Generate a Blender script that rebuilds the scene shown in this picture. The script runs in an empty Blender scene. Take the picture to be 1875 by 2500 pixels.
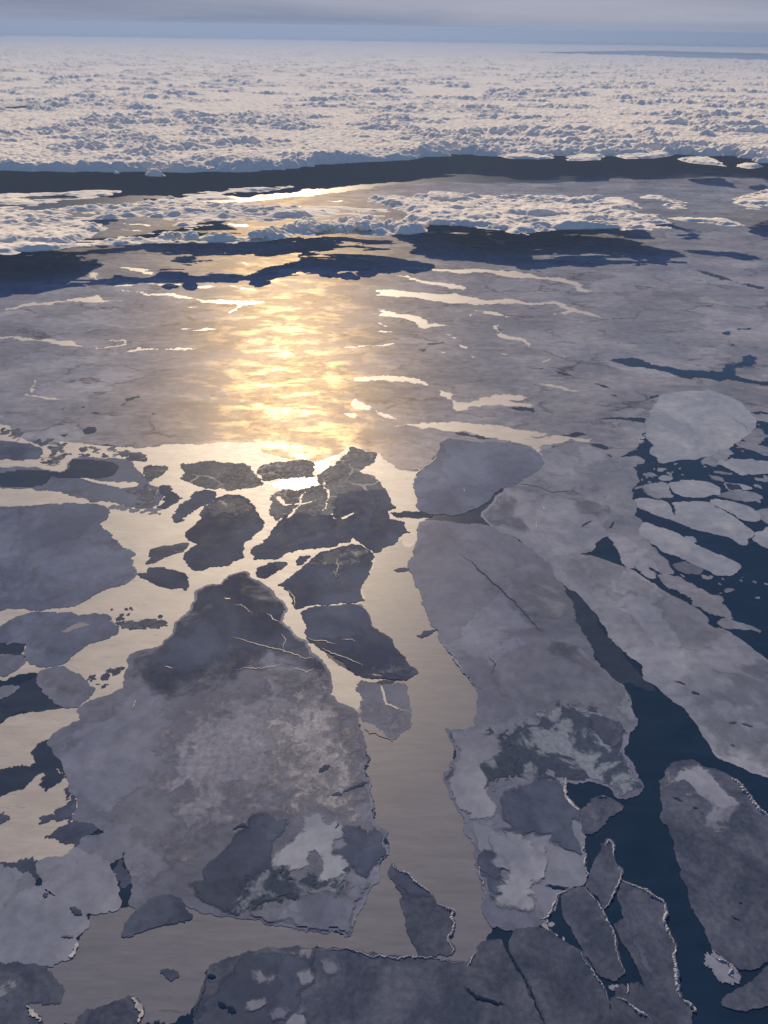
import bpy, bmesh, math, random
import numpy as np
from mathutils import Vector, Matrix
from mathutils.geometry import delaunay_2d_cdt

# ------------------------------------------------------------------ camera, sky, sun, exposure
S = bpy.context.scene
C = S.collection
ALT = 5000.0                                   # flight height above the sea, metres
IW, IH = 1875.0, 2500.0                        # photograph size, used only to turn traced outlines into ground points
FOC = 1877.0
PITCH = math.radians(32.2)
ROLL = math.radians(0.9)
cam_d = bpy.data.cameras.new('camera')
cam_d.sensor_fit = 'VERTICAL'
cam_d.sensor_height = 24.0
cam_d.lens = 24.0 * FOC / IH
cam_d.clip_start = 1.0
cam_d.clip_end = 3.0e6
cam = bpy.data.objects.new('camera', cam_d)
C.objects.link(cam)
cam.location = (0, 0, ALT)
CAM_M = (Matrix.Rotation(math.pi / 2 - PITCH, 3, 'X') @ Matrix.Rotation(ROLL, 3, 'Z'))
cam.rotation_euler = CAM_M.to_euler()
S.camera = cam

SUN_EL, SUN_AZ = math.radians(26.3), math.radians(-7.7)   # azimuth from +Y, positive to the right (+X)
SUN_STR = 5.0
SUN_COL = (1.0, 0.77, 0.50)
SKY_STR = 0.10
EXPOSURE = 0.35
sun_d = bpy.data.lights.new('sun', 'SUN')
sun_d.energy = SUN_STR
sun_d.angle = math.radians(0.53)
sun_d.color = SUN_COL
sun = bpy.data.objects.new('sun', sun_d)
C.objects.link(sun)
sdir = Vector((math.sin(SUN_AZ) * math.cos(SUN_EL), math.cos(SUN_AZ) * math.cos(SUN_EL), math.sin(SUN_EL)))
sun.rotation_euler = sdir.to_track_quat('Z', 'Y').to_euler()
sun.location = (0, 0, ALT * 2)

W = bpy.data.worlds.new('World')
S.world = W
W.use_nodes = True
wn = W.node_tree
wn.nodes.clear()
sky = wn.nodes.new('ShaderNodeTexSky')
sky.sky_type = 'NISHITA'
sky.sun_disc = False
sky.sun_elevation = SUN_EL
sky.sun_rotation = SUN_AZ
sky.altitude = 5000
sky.air_density = 1.0
sky.dust_density = 0.15
sky.ozone_density = 4.0
bg = wn.nodes.new('ShaderNodeBackground')
bg.inputs['Strength'].default_value = SKY_STR
wo = wn.nodes.new('ShaderNodeOutputWorld')
wn.links.new(sky.outputs[0], bg.inputs[0])
wn.links.new(bg.outputs[0], wo.inputs[0])

S.view_settings.view_transform = 'Standard'
S.view_settings.look = 'None'
S.view_settings.exposure = EXPOSURE
S.view_settings.gamma = 1.0
S.render.engine = 'CYCLES'
S.cycles.max_bounces = 6
S.cycles.diffuse_bounces = 1
S.cycles.glossy_bounces = 2
S.cycles.transmission_bounces = 2
S.cycles.volume_bounces = 1
S.cycles.transparent_max_bounces = 40
S.cycles.caustics_reflective = False
S.cycles.caustics_refractive = False

rng = random.Random(7)

# ------------------------------------------------------------------ outlines: tile readings -> photograph points -> ground points
K1, K2 = 640 / 1659.0, 940 / 1659.0
TILES = {'A1': (0, 700, K1), 'A2': (620, 700, K1), 'A3': (1235, 700, K1),
         'B1': (0, 1300, K1), 'B2': (620, 1300, K1), 'B3': (1235, 1300, K1),
         'C1': (0, 1900, K1), 'C2': (620, 1900, K1), 'C3': (1235, 1900, K1),
         'D1': (0, 400, K2), 'D2': (935, 400, K2), 'E1': (0, 0, K2), 'E2': (935, 0, K2)}

def px(s):
    out, t = [], None
    for tok in s.split():
        if tok in TILES:
            t = TILES[tok]
        else:
            a, b = tok.split(',')
            out.append((t[0] + float(a) * t[2], t[1] + float(b) * t[2]))
    return out

def ground(u, v, z=0.0):
    d = CAM_M @ Vector(((u - IW / 2) / FOC, -(v - IH / 2) / FOC, -1.0))
    k = (z - ALT) / d.z
    return (d.x * k, d.y * k)

def pixel_size(p):
    return math.sqrt(p[0] ** 2 + p[1] ** 2 + ALT ** 2) / FOC

def roughen(pts, amp, closed=True, fine=2.0, r=None, maxlev=7):
    r = r or rng
    amp *= 1.6
    out = []
    n = len(pts)
    def sub(a, b, lev, am):
        L = math.hypot(b[0] - a[0], b[1] - a[1])
        if lev == 0 or L < fine * pixel_size(a):
            return
        k = r.gauss(0, am) * L
        m = ((a[0] + b[0]) / 2 - (b[1] - a[1]) / L * k, (a[1] + b[1]) / 2 + (b[0] - a[0]) / L * k)
        am2 = min(am * 1.32, max(.34, am))
        sub(a, m, lev - 1, am2)
        out.append(m)
        sub(m, b, lev - 1, am2)
    for i in range(n if closed else n - 1):
        a, b = pts[i], pts[(i + 1) % n]
        out.append(a)
        sub(a, b, maxlev, amp)
    if not closed:
        out.append(pts[-1])
    return out

def corner_cut(pts, closed=True):
    out = []
    n = len(pts)
    for i in range(n):
        p, a, q = pts[i - 1], pts[i], pts[(i + 1) % n]
        out.append((a[0] * .93 + p[0] * .07, a[1] * .93 + p[1] * .07))
        out.append((a[0] * .93 + q[0] * .07, a[1] * .93 + q[1] * .07))
    return out

def grow(pts, by):
    n = len(pts)
    area = sum(pts[i - 1][0] * pts[i][1] - pts[i][0] * pts[i - 1][1] for i in range(n))
    s_ = 1 if area > 0 else -1
    out = []
    for i in range(n):
        a, b = pts[i - 1], pts[(i + 1) % n]
        dx, dy = b[0] - a[0], b[1] - a[1]
        L = math.hypot(dx, dy) or 1
        k = by * pixel_size(pts[i]) * s_
        out.append((pts[i][0] + dy / L * k, pts[i][1] - dx / L * k))
    return out

# ------------------------------------------------------------------ object helpers
def link(o, parent=None):
    C.objects.link(o)
    if parent is not None:
        o.parent = parent
        o.matrix_parent_inverse = Matrix.Translation(-parent.location)
    return o

def tag(o, label=None, cat=None, group=None, kind=None):
    for k, v in (('label', label), ('category', cat), ('group', group), ('kind', kind)):
        if v:
            o[k] = v
    return o

def slab(name, pts, z0, z1, mat, parent=None):
    """flat plate with a vertical edge, origin at its middle"""
    n = len(pts)
    area = sum(pts[i - 1][0] * pts[i][1] - pts[i][0] * pts[i - 1][1] for i in range(n))
    if area < 0:
        pts = pts[::-1]
    cx = sum(p[0] for p in pts) / n
    cy = sum(p[1] for p in pts) / n
    loc = [Vector((p[0] - cx, p[1] - cy)) for p in pts]
    r_ = delaunay_2d_cdt(loc, [], [list(range(n))], 1, 1e-3)
    m = len(r_[0])
    v = [(p.x, p.y, z1 - z0) for p in r_[0]]
    f = [list(t) for t in r_[2]]
    v += [(p.x, p.y, z1 - z0) for p in loc] + [(p.x, p.y, 0) for p in loc]
    f += [[m + i, m + n + i, m + n + (i + 1) % n, m + (i + 1) % n] for i in range(n)]
    me = bpy.data.meshes.new(name)
    me.from_pydata(v, [], f)
    me.materials.append(mat)
    o = bpy.data.objects.new(name, me)
    o.location = (cx, cy, z0)
    return link(o, parent)

def berm(name, line, width, height, z, mat, parent=None, r=None):
    """lumpy pressure ridge of piled ice along a line"""
    r = r or rng
    vs, fs = [], []
    n = len(line)
    c = line[n // 2]
    lump = 1.0
    for i, p in enumerate(line):
        a, b = line[max(i - 1, 0)], line[min(i + 1, n - 1)]
        dx, dy = b[0] - a[0], b[1] - a[1]
        L = math.hypot(dx, dy) or 1
        nx, ny = -dy / L, dx / L
        lump = 0.75 * lump + 0.25 * r.uniform(0.2, 1.9)
        end = min(1.0, 3.0 * min(i, n - 1 - i) / n + 0.15)
        w, h = width * lump * end, height * lump * end * r.uniform(.6, 1.3)
        j = r.uniform(-.18, .18) * w
        for s, hh in ((-.5, 0), (-.25, .75), (0.05, 1), (.28, .6), (.5, 0)):
            vs.append((p[0] + nx * (s * w + j) - c[0], p[1] + ny * (s * w + j) - c[1], hh * h * r.uniform(.7, 1.2)))
    for i in range(n - 1):
        for k in range(4):
            a = i * 5 + k
            fs.append([a, a + 5, a + 6, a + 1])
    me = bpy.data.meshes.new(name)
    me.from_pydata(vs, [], fs)
    me.materials.append(mat)
    o = bpy.data.objects.new(name, me)
    o.location = (c[0], c[1], z)
    return link(o, parent)

# ------------------------------------------------------------------ materials
def nodes(name):
    m = bpy.data.materials.new(name)
    m.use_nodes = True
    nt = m.node_tree
    nt.nodes.clear()
    return m, nt

def add(nt, kind, **kw):
    n = nt.nodes.new(kind)
    for k, v in kw.items():
        if k.startswith('i_'):
            n.inputs[k[2:].replace('_', ' ')].default_value = v
        else:
            setattr(n, k, v)
    return n

def noise(nt, vec, scale, detail=6, rough=.55, dist=0.0):
    n = add(nt, 'ShaderNodeTexNoise', i_Scale=scale, i_Detail=detail, i_Roughness=rough, i_Distortion=dist)
    nt.links.new(vec, n.inputs['Vector'])
    return n.outputs[0]

def ramp(nt, fac, stops):
    r = add(nt, 'ShaderNodeValToRGB')
    e = r.color_ramp.elements
    while len(e) < len(stops):
        e.new(.5)
    for el, (p, c) in zip(e, stops):
        el.position = p
        el.color = c if len(c) == 4 else (*c, 1)
    nt.links.new(fac, r.inputs[0])
    return r.outputs[0]

def g(v):
    return (v, v, v)

def mixc(nt, fac, a, b, blend='MIX'):
    m = add(nt, 'ShaderNodeMix', data_type='RGBA', blend_type=blend)
    for s, x in ((0, fac), (6, a), (7, b)):
        if isinstance(x, bpy.types.NodeSocket):
            nt.links.new(x, m.inputs[s])
        elif s == 0:
            m.inputs[0].default_value = x
        else:
            m.inputs[s].default_value = (*x, 1)
    return m.outputs[2]

def world_pos(nt, scale=(1, 1, 1), rot=0.0):
    p = add(nt, 'ShaderNodeNewGeometry')
    mp = add(nt, 'ShaderNodeMapping')
    mp.inputs['Scale'].default_value = scale
    mp.inputs['Rotation'].default_value = (0, 0, rot)
    nt.links.new(p.outputs['Position'], mp.inputs['Vector'])
    return mp.outputs[0]

def ice_mat(name, dark, light, lo=.42, hi=.62, size=700., rough=.42, spec=.25, stretch=1.0, rot=0.0,
            rvar=.12, mott=.25, bump=.35, grain=45., veins=0.0, vein_col=(.8, .78, .76), wet=0.0, cover=0.0, sharp=.3, fiss=0.0, sheen=0.0):
    m, nt = nodes(name)
    v = world_pos(nt, (1, stretch, 1), rot)
    n1 = noise(nt, v, 1 / size, 9, .6, .5)
    f1 = ramp(nt, n1, [(lo, g(0)), (hi, g(1))])
    col = mixc(nt, f1, dark, light)
    n2 = noise(nt, v, 1 / (size * .13), 6, .62, .3)
    f2 = ramp(nt, n2, [(.3, g(1 - mott)), (.7, g(1 + mott))])
    col = mixc(nt, 1.0, col, f2, 'MULTIPLY')
    n0 = noise(nt, v, 1 / (size * 4.5), 4, .5, .2)
    f0 = ramp(nt, n0, [(.3, g(1 - mott * .7)), (.7, g(1 + mott * .7))])
    col = mixc(nt, 1.0, col, f0, 'MULTIPLY')
    n3 = noise(nt, v, 1 / grain, 5, .7)
    if veins:
        vo = add(nt, 'ShaderNodeTexVoronoi', feature='DISTANCE_TO_EDGE', i_Scale=1 / (size * .95))
        wv = mixc(nt, .82, noise(nt, v, 1 / (size * .5), 5, .6), (0, 0, 0))
        warp = add(nt, 'ShaderNodeVectorMath', operation='MULTIPLY_ADD')
        nn = add(nt, 'ShaderNodeTexNoise', i_Scale=1 / (size * .4), i_Detail=5)
        nt.links.new(v, nn.inputs['Vector'])
        nt.links.new(nn.outputs[1], warp.inputs[0])
        warp.inputs[1].default_value = (size * .6,) * 3
        nt.links.new(v, warp.inputs[2])
        nt.links.new(warp.outputs[0], vo.inputs['Vector'])
        fv = ramp(nt, vo.outputs['Distance'], [(0.0, g(veins)), (.05, g(0))])
        patch = ramp(nt, noise(nt, v, 1 / (size * 1.3), 5, .65), [(.45, g(0)), (.62, g(1))])
        fv = mixc(nt, 1.0, fv, patch, 'MULTIPLY')
        col = mixc(nt, fv, col, vein_col)
    if fiss:
        wn_ = add(nt, 'ShaderNodeTexNoise', i_Scale=1 / (size * .5), i_Detail=6, i_Roughness=.65)
        nt.links.new(v, wn_.inputs['Vector'])
        wa = add(nt, 'ShaderNodeVectorMath', operation='MULTIPLY_ADD')
        nt.links.new(wn_.outputs[1], wa.inputs[0])
        wa.inputs[1].default_value = (size * .9,) * 3
        nt.links.new(v, wa.inputs[2])
        vo2 = add(nt, 'ShaderNodeTexVoronoi', feature='DISTANCE_TO_EDGE', i_Scale=1 / (size * .8))
        nt.links.new(wa.outputs[0], vo2.inputs['Vector'])
        ff = ramp(nt, vo2.outputs['Distance'], [(0.0, g(1)), (.06, g(0))])
        pm = ramp(nt, noise(nt, v, 1 / (size * .9), 6, .7), [(.47, g(0)), (.6, g(fiss))])
        ff = mixc(nt, 1.0, ff, pm, 'MULTIPLY')
        col = mixc(nt, ff, col, (.035, .038, .06))
        vc = add(nt, 'ShaderNodeTexVoronoi', feature='F1', i_Scale=1 / (size * .8))
        nt.links.new(wa.outputs[0], vc.inputs['Vector'])
        bw = add(nt, 'ShaderNodeRGBToBW')
        nt.links.new(vc.outputs['Color'], bw.inputs[0])
        col = mixc(nt, 1.0, col, ramp(nt, bw.outputs[0], [(.2, g(.86)), (.8, g(1.12))]), 'MULTIPLY')
        spk = ramp(nt, noise(nt, v, 1 / (size * .1), 8, .75, .6), [(.61, g(0)), (.68, g(fiss * .8))])
        col = mixc(nt, spk, col, (.06, .062, .09))
    b = add(nt, 'ShaderNodeBump', i_Strength=bump, i_Distance=grain * .12)
    nt.links.new(n3, b.inputs['Height'])
    p = add(nt, 'ShaderNodeBsdfPrincipled')
    nt.links.new(col, p.inputs['Base Color'])
    rr = ramp(nt, n2, [(.3, g(rough - rvar)), (.7, g(rough + rvar))])
    if wet:
        wm = ramp(nt, noise(nt, world_pos(nt, (1, 1.6, 1), .3), 1 / (size * .42), 8, .62, .25), [(.49, g(0)), (.66, g(wet))])
        rr = mixc(nt, wm, rr, (.19,) * 3)
    nt.links.new(rr, p.inputs['Roughness'])
    p.inputs['IOR'].default_value = 1.33
    p.inputs['Specular IOR Level'].default_value = spec
    p.inputs['Specular Tint'].default_value = (1.0, .74, .38, 1)  # gold of the sun glint put into the reflection tint
    nt.links.new(b.outputs[0], p.inputs['Normal'])
    o = add(nt, 'ShaderNodeOutputMaterial')
    if cover:
        at = add(nt, 'ShaderNodeAttribute', attribute_name='inset')
        cn = noise(nt, world_pos(nt), 1 / cover, 9, .62, .5)
        ma = add(nt, 'ShaderNodeMath', operation='MULTIPLY_ADD')
        nt.links.new(cn, ma.inputs[0])
        ma.inputs[1].default_value = 4.6
        ma.inputs[2].default_value = -2.3
        ms = add(nt, 'ShaderNodeMath', operation='ADD')
        nt.links.new(ma.outputs[0], ms.inputs[0])
        nt.links.new(at.outputs['Fac'], ms.inputs[1])
        al = ramp(nt, ms.outputs[0], [(.0, g(0)), (sharp, g(1))])
        tr = add(nt, 'ShaderNodeBsdfTransparent')
        mx = add(nt, 'ShaderNodeMixShader')
        nt.links.new(al, mx.inputs[0])
        nt.links.new(tr.outputs[0], mx.inputs[1])
        nt.links.new(p.outputs[0], mx.inputs[2])
        nt.links.new(mx.outputs[0], o.inputs[0])
    elif sheen:
        gl = add(nt, 'ShaderNodeBsdfGlossy', distribution='GGX', i_Color=(1.0, .80, .46, 1))  # golden sun glow painted into the gloss colour
        nt.links.new(rr, gl.inputs['Roughness'])
        nt.links.new(b.outputs[0], gl.inputs['Normal'])
        sl = add(nt, 'ShaderNodeMath', operation='MULTIPLY_ADD')
        nt.links.new(wm, sl.inputs[0])
        sl.inputs[1].default_value = sheen * 1.6
        sl.inputs[2].default_value = sheen
        mx = add(nt, 'ShaderNodeMixShader')
        nt.links.new(sl.outputs[0], mx.inputs[0])
        nt.links.new(p.outputs[0], mx.inputs[1])
        nt.links.new(gl.outputs[0], mx.inputs[2])
        nt.links.new(mx.outputs[0], o.inputs[0])
    else:
        nt.links.new(p.outputs[0], o.inputs[0])
    return m

def water_mat(name, col, rough, rvar=.05, spec=.5, haze=None, stretch=2.5, streak=0.0):
    m, nt = nodes(name)
    v = world_pos(nt, (1, stretch, 1), .15)
    n1 = noise(nt, v, 1 / 420., 7, .62, .4)
    c = mixc(nt, ramp(nt, n1, [(.35, g(0)), (.68, g(1))]), col, haze or col)
    if streak:
        sv = world_pos(nt, (1, 7, 1), .12)
        st = ramp(nt, noise(nt, sv, 1 / 380., 7, .66, .35), [(.62, g(0)), (.66, g(1))])
        gate = ramp(nt, noise(nt, world_pos(nt), 1 / 900., 3, .5), [(.45, g(0)), (.6, g(streak))])
        c = mixc(nt, mixc(nt, 1.0, st, gate, 'MULTIPLY'), c, (.05, .05, .06))
        c = mixc(nt, 1.0, c, ramp(nt, noise(nt, sv, 1 / 150., 6, .6), [(.3, g(.93)), (.7, g(1.07))]), 'MULTIPLY')
    rr = ramp(nt, noise(nt, v, 1 / 160., 6, .65, .3), [(.3, g(rough - rvar)), (.7, g(rough + rvar))])
    b = add(nt, 'ShaderNodeBump', i_Strength=.12, i_Distance=2.0)
    nt.links.new(noise(nt, v, 1 / 24., 4, .6), b.inputs['Height'])
    p = add(nt, 'ShaderNodeBsdfPrincipled')
    nt.links.new(c, p.inputs['Base Color'])
    nt.links.new(rr, p.inputs['Roughness'])
    nt.links.new(b.outputs[0], p.inputs['Normal'])
    p.inputs['IOR'].default_value = 1.33
    p.inputs['Specular IOR Level'].default_value = spec
    o = add(nt, 'ShaderNodeOutputMaterial')
    nt.links.new(p.outputs[0], o.inputs[0])
    return m

def ice_set(name, **kw):
    M[name] = ice_mat(name + '_ice', **kw)
    k2 = dict(kw)
    M[name + '_cover'] = ice_mat(name + '_ice_cover', cover=kw['size'] * .55, sharp=.9, **k2)
    M[name + '_patch'] = ice_mat(name + '_ice_patch', cover=kw['size'] * .30, sharp=.32, **k2)

M = {
    'water': water_mat('sea_water', (.007, .022, .056), .30, .02, .20, (.011, .030, .070)),
    'lead': water_mat('grease_ice', (.29, .29, .305), .50, .03, .55, (.38, .375, .39), streak=.8),
    'mirror': water_mat('smooth_water', (.05, .05, .05), .15, .04, .5),
    'thin': water_mat('thin_ice', (.100, .115, .168), .47, .03, .55, (.132, .147, .203), 6.0, streak=.45),
    'thindark': water_mat('dark_thin_ice', (.024, .040, .078), .42, .05, .03, (.036, .056, .098), 3.0),
}
ice_set('slate', dark=(0.044, 0.060, 0.114), light=(0.075, 0.100, 0.165), size=900, rough=.6, spec=.03, mott=.2, bump=.25, fiss=0.3)
ice_set('dusk', dark=(0.082, 0.110, 0.198), light=(0.130, 0.168, 0.271), size=1100, rough=.6, spec=.06, mott=.2, bump=.25, fiss=0.4)
ice_set('veined', dark=(0.046, 0.063, 0.109), light=(0.106, 0.129, 0.176), size=420, rough=.5, spec=.03, veins=.5, mott=.35)
ice_set('grey', dark=(0.106, 0.131, 0.214), light=(0.154, 0.183, 0.270), size=1000, rough=.55, spec=.08, mott=.2, bump=.25, fiss=0.4)
ice_set('mauve', dark=(0.150, 0.171, 0.242), light=(0.222, 0.239, 0.318), size=380, rough=.5, spec=.02, mott=.3, bump=.35, lo=.34, hi=.68)
ice_set('snow', dark=(0.198, 0.238, 0.335), light=(0.277, 0.319, 0.411), size=800, rough=.6, spec=.06, mott=.14, bump=.25)
ice_set('pale', dark=(0.154, 0.185, 0.272), light=(0.228, 0.259, 0.351), size=900, rough=.6, spec=.06, mott=.16, bump=.25, fiss=0.3)
ice_set('patchy', dark=(0.045, 0.064, 0.112), light=(0.160, 0.200, 0.273), lo=.50, hi=.56, size=300, rough=.6, spec=.03, mott=.25)
ice_set('dirty', dark=(0.046, 0.063, 0.112), light=(0.086, 0.106, 0.165), size=300, rough=.6, spec=.05, mott=.26, bump=.4, grain=22)  # near floes: light falloff towards the frame bottom is painted into the base colour
ice_set('frost', dark=(0.175, 0.192, 0.253), light=(0.325, 0.338, 0.409), size=200, rough=.5, spec=.02, mott=.3, bump=.35, lo=.36, hi=.64)
M['pack'] = ice_mat('pack_ice', (.178, .207, .29), (.27, .296, .38), size=1500, rough=.39, rvar=.05, spec=.0, sheen=.021, stretch=1.5, wet=.55, mott=.2, bump=.10, fiss=.8, grain=60)
M['ridge'] = ice_mat('ridge_snow', (.26, .28, .34), (.48, .48, .50), size=60, rough=.6, spec=.2, mott=.2, bump=.5, grain=8)

# ------------------------------------------------------------------ the sea and the pack
FAR = 260000.0
def sheet(name, pts, z, mat, kind='structure', amp=None, **kw):
    if amp:
        pts = roughen(pts, amp, fine=1.6)
    o = slab(name, pts, z - .6, z, mat)
    return tag(o, kind=kind)

sea = slab('sea_water', [(-FAR * 1.4, -6000), (FAR * 1.4, -6000), (FAR * 1.4, 432000.), (-FAR * 1.4, 432000.)], -1, 0, M['water'])
tag(sea, kind='structure')

def trace(s, smooth=True, z=0.0):
    p = [ground(u, v, z) for u, v in px(s)]
    return corner_cut(p) if smooth else p
def hash2(ix, iy, seed):
    h = (ix.astype(np.int64) * 374761393 + iy.astype(np.int64) * 668265263 + seed * 1442695041) & 0xFFFFFFFF
    h = ((h ^ (h >> 13)) * 1274126177) & 0xFFFFFFFF
    h = ((h ^ (h >> 16)) * 2246822519) & 0xFFFFFFFF
    return ((h ^ (h >> 15)) & 0xFFFFFF) / float(0x1000000)

def vnoise(x, y, seed):
    ix, iy = np.floor(x), np.floor(y)
    fx, fy = x - ix, y - iy
    fx, fy = fx * fx * (3 - 2 * fx), fy * fy * (3 - 2 * fy)
    a, b = hash2(ix, iy, seed), hash2(ix + 1, iy, seed)
    c, d = hash2(ix, iy + 1, seed), hash2(ix + 1, iy + 1, seed)
    return (a + (b - a) * fx) * (1 - fy) + (c + (d - c) * fx) * fy

def fbm(x, y, seed, octs=4):
    s, a, t = 0, .5, 0
    for k in range(octs):
        s = s + a * vnoise(x * 2 ** k + 17.3 * k, y * 2 ** k - 9.1 * k, seed + k)
        t += a
        a *= .55
    return s / t

def heaps(x, y, size, seed, cover=1.0):
    """upper envelope of jittered domes of many sizes, 0..~1"""
    gx, gy = np.floor(x / size), np.floor(y / size)
    out = np.zeros_like(x)
    for i in (-1, 0, 1):
        for j in (-1, 0, 1):
            cx, cy = gx + i, gy + j
            rr = (.35 + .65 * hash2(cx, cy, seed + 2) ** 1.5) * .95
            dx = x / size - cx - hash2(cx, cy, seed)
            dy = y / size - cy - hash2(cx, cy, seed + 1)
            out = np.maximum(out, np.sqrt(np.maximum(rr * rr - dx * dx - dy * dy, 0)) * (hash2(cx, cy, seed + 5) < cover))
    return out

def poly_dist(x, y, poly):
    """distance to the outline, positive inside"""
    P = np.array(poly)
    d2 = np.full(x.shape, 1e30)
    ins = np.zeros(x.shape, bool)
    for i in range(len(P)):
        (x1, y1), (x2, y2) = P[i - 1], P[i]
        ex, ey = x2 - x1, y2 - y1
        t = np.clip(((x - x1) * ex + (y - y1) * ey) / (ex * ex + ey * ey + 1e-9), 0, 1)
        d2 = np.minimum(d2, (x - x1 - t * ex) ** 2 + (y - y1 - t * ey) ** 2)
        if y1 != y2:
            ins ^= ((y1 > y) != (y2 > y)) & (x < (x2 - x1) * (y - y1) / (y2 - y1) + x1)
    return np.where(ins, 1, -1) * np.sqrt(d2)

def drift(name, outline, z, mat, parent, soft_px):
    """snow or bare ice lying on a floe: a fine grid that carries how far each point is inside its outline"""
    P = np.array(outline)
    c = P.mean(0)
    st = min(pixel_size(c) * 5.0, (P.max(0) - P.min(0)).min() / 8)
    soft = pixel_size(c) * soft_px
    X, Y = np.meshgrid(np.arange(P[:, 0].min() - soft, P[:, 0].max() + soft, st), np.arange(P[:, 1].min() - soft, P[:, 1].max() + soft, st * 1.5))
    D = poly_dist(X, Y, outline) / soft
    par = PARENT_POLY.get(parent.name)
    if par is not None:
        Dp = poly_dist(X, Y, par)
        D = np.where(Dp < st * .2, -9, np.minimum(D, Dp / (st * .7) - 1.1))
    if (D > -1.0).sum() < 12:
        print('EMPTY PATCH', name, parent['label'])
        return None
    o = grid_mesh(name, X, Y, np.full(X.shape, z), D > -1.0, mat, parent, np.clip(D, -1.5, 1.5))
    return o
PARENT_POLY = {}

def grid_mesh(name, X, Y, Z, keep, mat, parent=None, inset=None):
    """keep: vertex mask; faces need four kept corners"""
    R, Q = X.shape
    k = keep[:-1, :-1] | keep[1:, :-1] | keep[:-1, 1:] | keep[1:, 1:]
    if inset is not None:
        k &= (inset[:-1, :-1] > -1.4) & (inset[1:, :-1] > -1.4) & (inset[:-1, 1:] > -1.4) & (inset[1:, 1:] > -1.4)
    ii, jj = np.nonzero(k)
    a = ii * Q + jj
    if not len(a):
        print('EMPTY GRID', name)
        return None
    F = np.stack([a, a + 1, a + Q + 1, a + Q], 1)
    used = np.unique(F)
    remap = np.zeros(R * Q, np.int64)
    remap[used] = np.arange(len(used))
    F = remap[F]
    V = np.stack([X.ravel()[used], Y.ravel()[used], Z.ravel()[used]], 1)
    c = V.mean(0)
    c[2] = V[:, 2].min()
    V = (V - c).astype(np.float32)
    me = bpy.data.meshes.new(name)
    me.vertices.add(len(V))
    me.vertices.foreach_set('co', V.ravel())
    me.loops.add(F.size)
    me.loops.foreach_set('vertex_index', F.ravel().astype(np.int32))
    me.polygons.add(len(F))
    me.polygons.foreach_set('loop_start', np.arange(0, F.size, 4, dtype=np.int32))
    me.polygons.foreach_set('use_smooth', np.ones(len(F), bool))
    me.update(calc_edges=True)
    me.materials.append(mat)
    if inset is not None:
        at = me.attributes.new('inset', 'FLOAT', 'POINT')
        at.data.foreach_set('value', inset.ravel()[used].astype(np.float32))
    o = bpy.data.objects.new(name, me)
    o.location = c
    return link(o, parent)


# far edge first (left to right), then the near edge (right to left)
PACK = ('D1 -2500,215 -900,205 0,195 500,185 980,172 1200,150 1400,130 1659,92 D2 260,76 420,85 560,80 700,86 850,72 1000,62 1250,66 1400,54 1659,58 2600,70 4200,80 '
        'A3 4200,500 2400,760 1750,820 1659,860 1620,850 1570,850 1545,900 1500,930 1440,990 1300,1060 1000,1080 900,1010 760,1060 700,1100 650,1060 520,1010 360,1000 240,1030 250,1100 130,1010 '
        'A2 1400,990 1240,960 1170,1060 1110,1130 1060,1165 980,1165 900,1150 840,1100 800,1058 760,1050 700,1035 620,1000 580,1010 540,1060 420,1110 380,1105 200,1085 60,1050 '
        'A1 1660,1010 1600,985 1480,985 1370,985 1260,1000 1150,998 1040,996 960,1010 870,1025 720,1008 590,1000 420,983 260,990 200,985 150,965 110,920 60,880 0,868 -100,860 -900,850 -2500,780')
SHEETS = [   # name, z, material, amplitude, outline
    ('thin_ice', .35, 'thin', .05, 'B2 940,38 948,90 985,95 1030,46 1045,60 1030,150 1000,200 1020,280 1040,345 1070,400 1100,500 1130,590 1180,640 1240,740 1330,860 1440,960 1500,1030 1450,1130 1420,1220 1330,1260 1260,1400 1300,1555 '
     'C2 1260,60 1290,200 1350,300 1400,430 1450,640 1480,900 1510,960 1440,1060 1360,1170 1100,1150 650,1105 300,1090 0,1110 '
     'C1 1450,1150 1330,1190 1280,1400 1100,1555 300,1600 150,1440 250,1200 450,1130 540,930 590,850 760,820 900,830 1180,770 1500,880 '
     'C2 -100,880 600,1000 650,850 740,660 790,640 850,480 840,330 750,280 730,0 B2 700,1350 660,1200 680,1050 870,960 960,925 1040,890 970,820 900,740 860,660 740,590 735,525 680,452 705,412 665,350 715,280 760,190 765,140 800,110 880,75'),
    ('thin_ice', .3, 'thindark', .04, 'B3 350,320 420,350 500,430 570,520 620,640 690,700 760,800 880,930 960,1010 700,960 640,890 545,760 540,720 480,640 430,550 410,450'),
]
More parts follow.
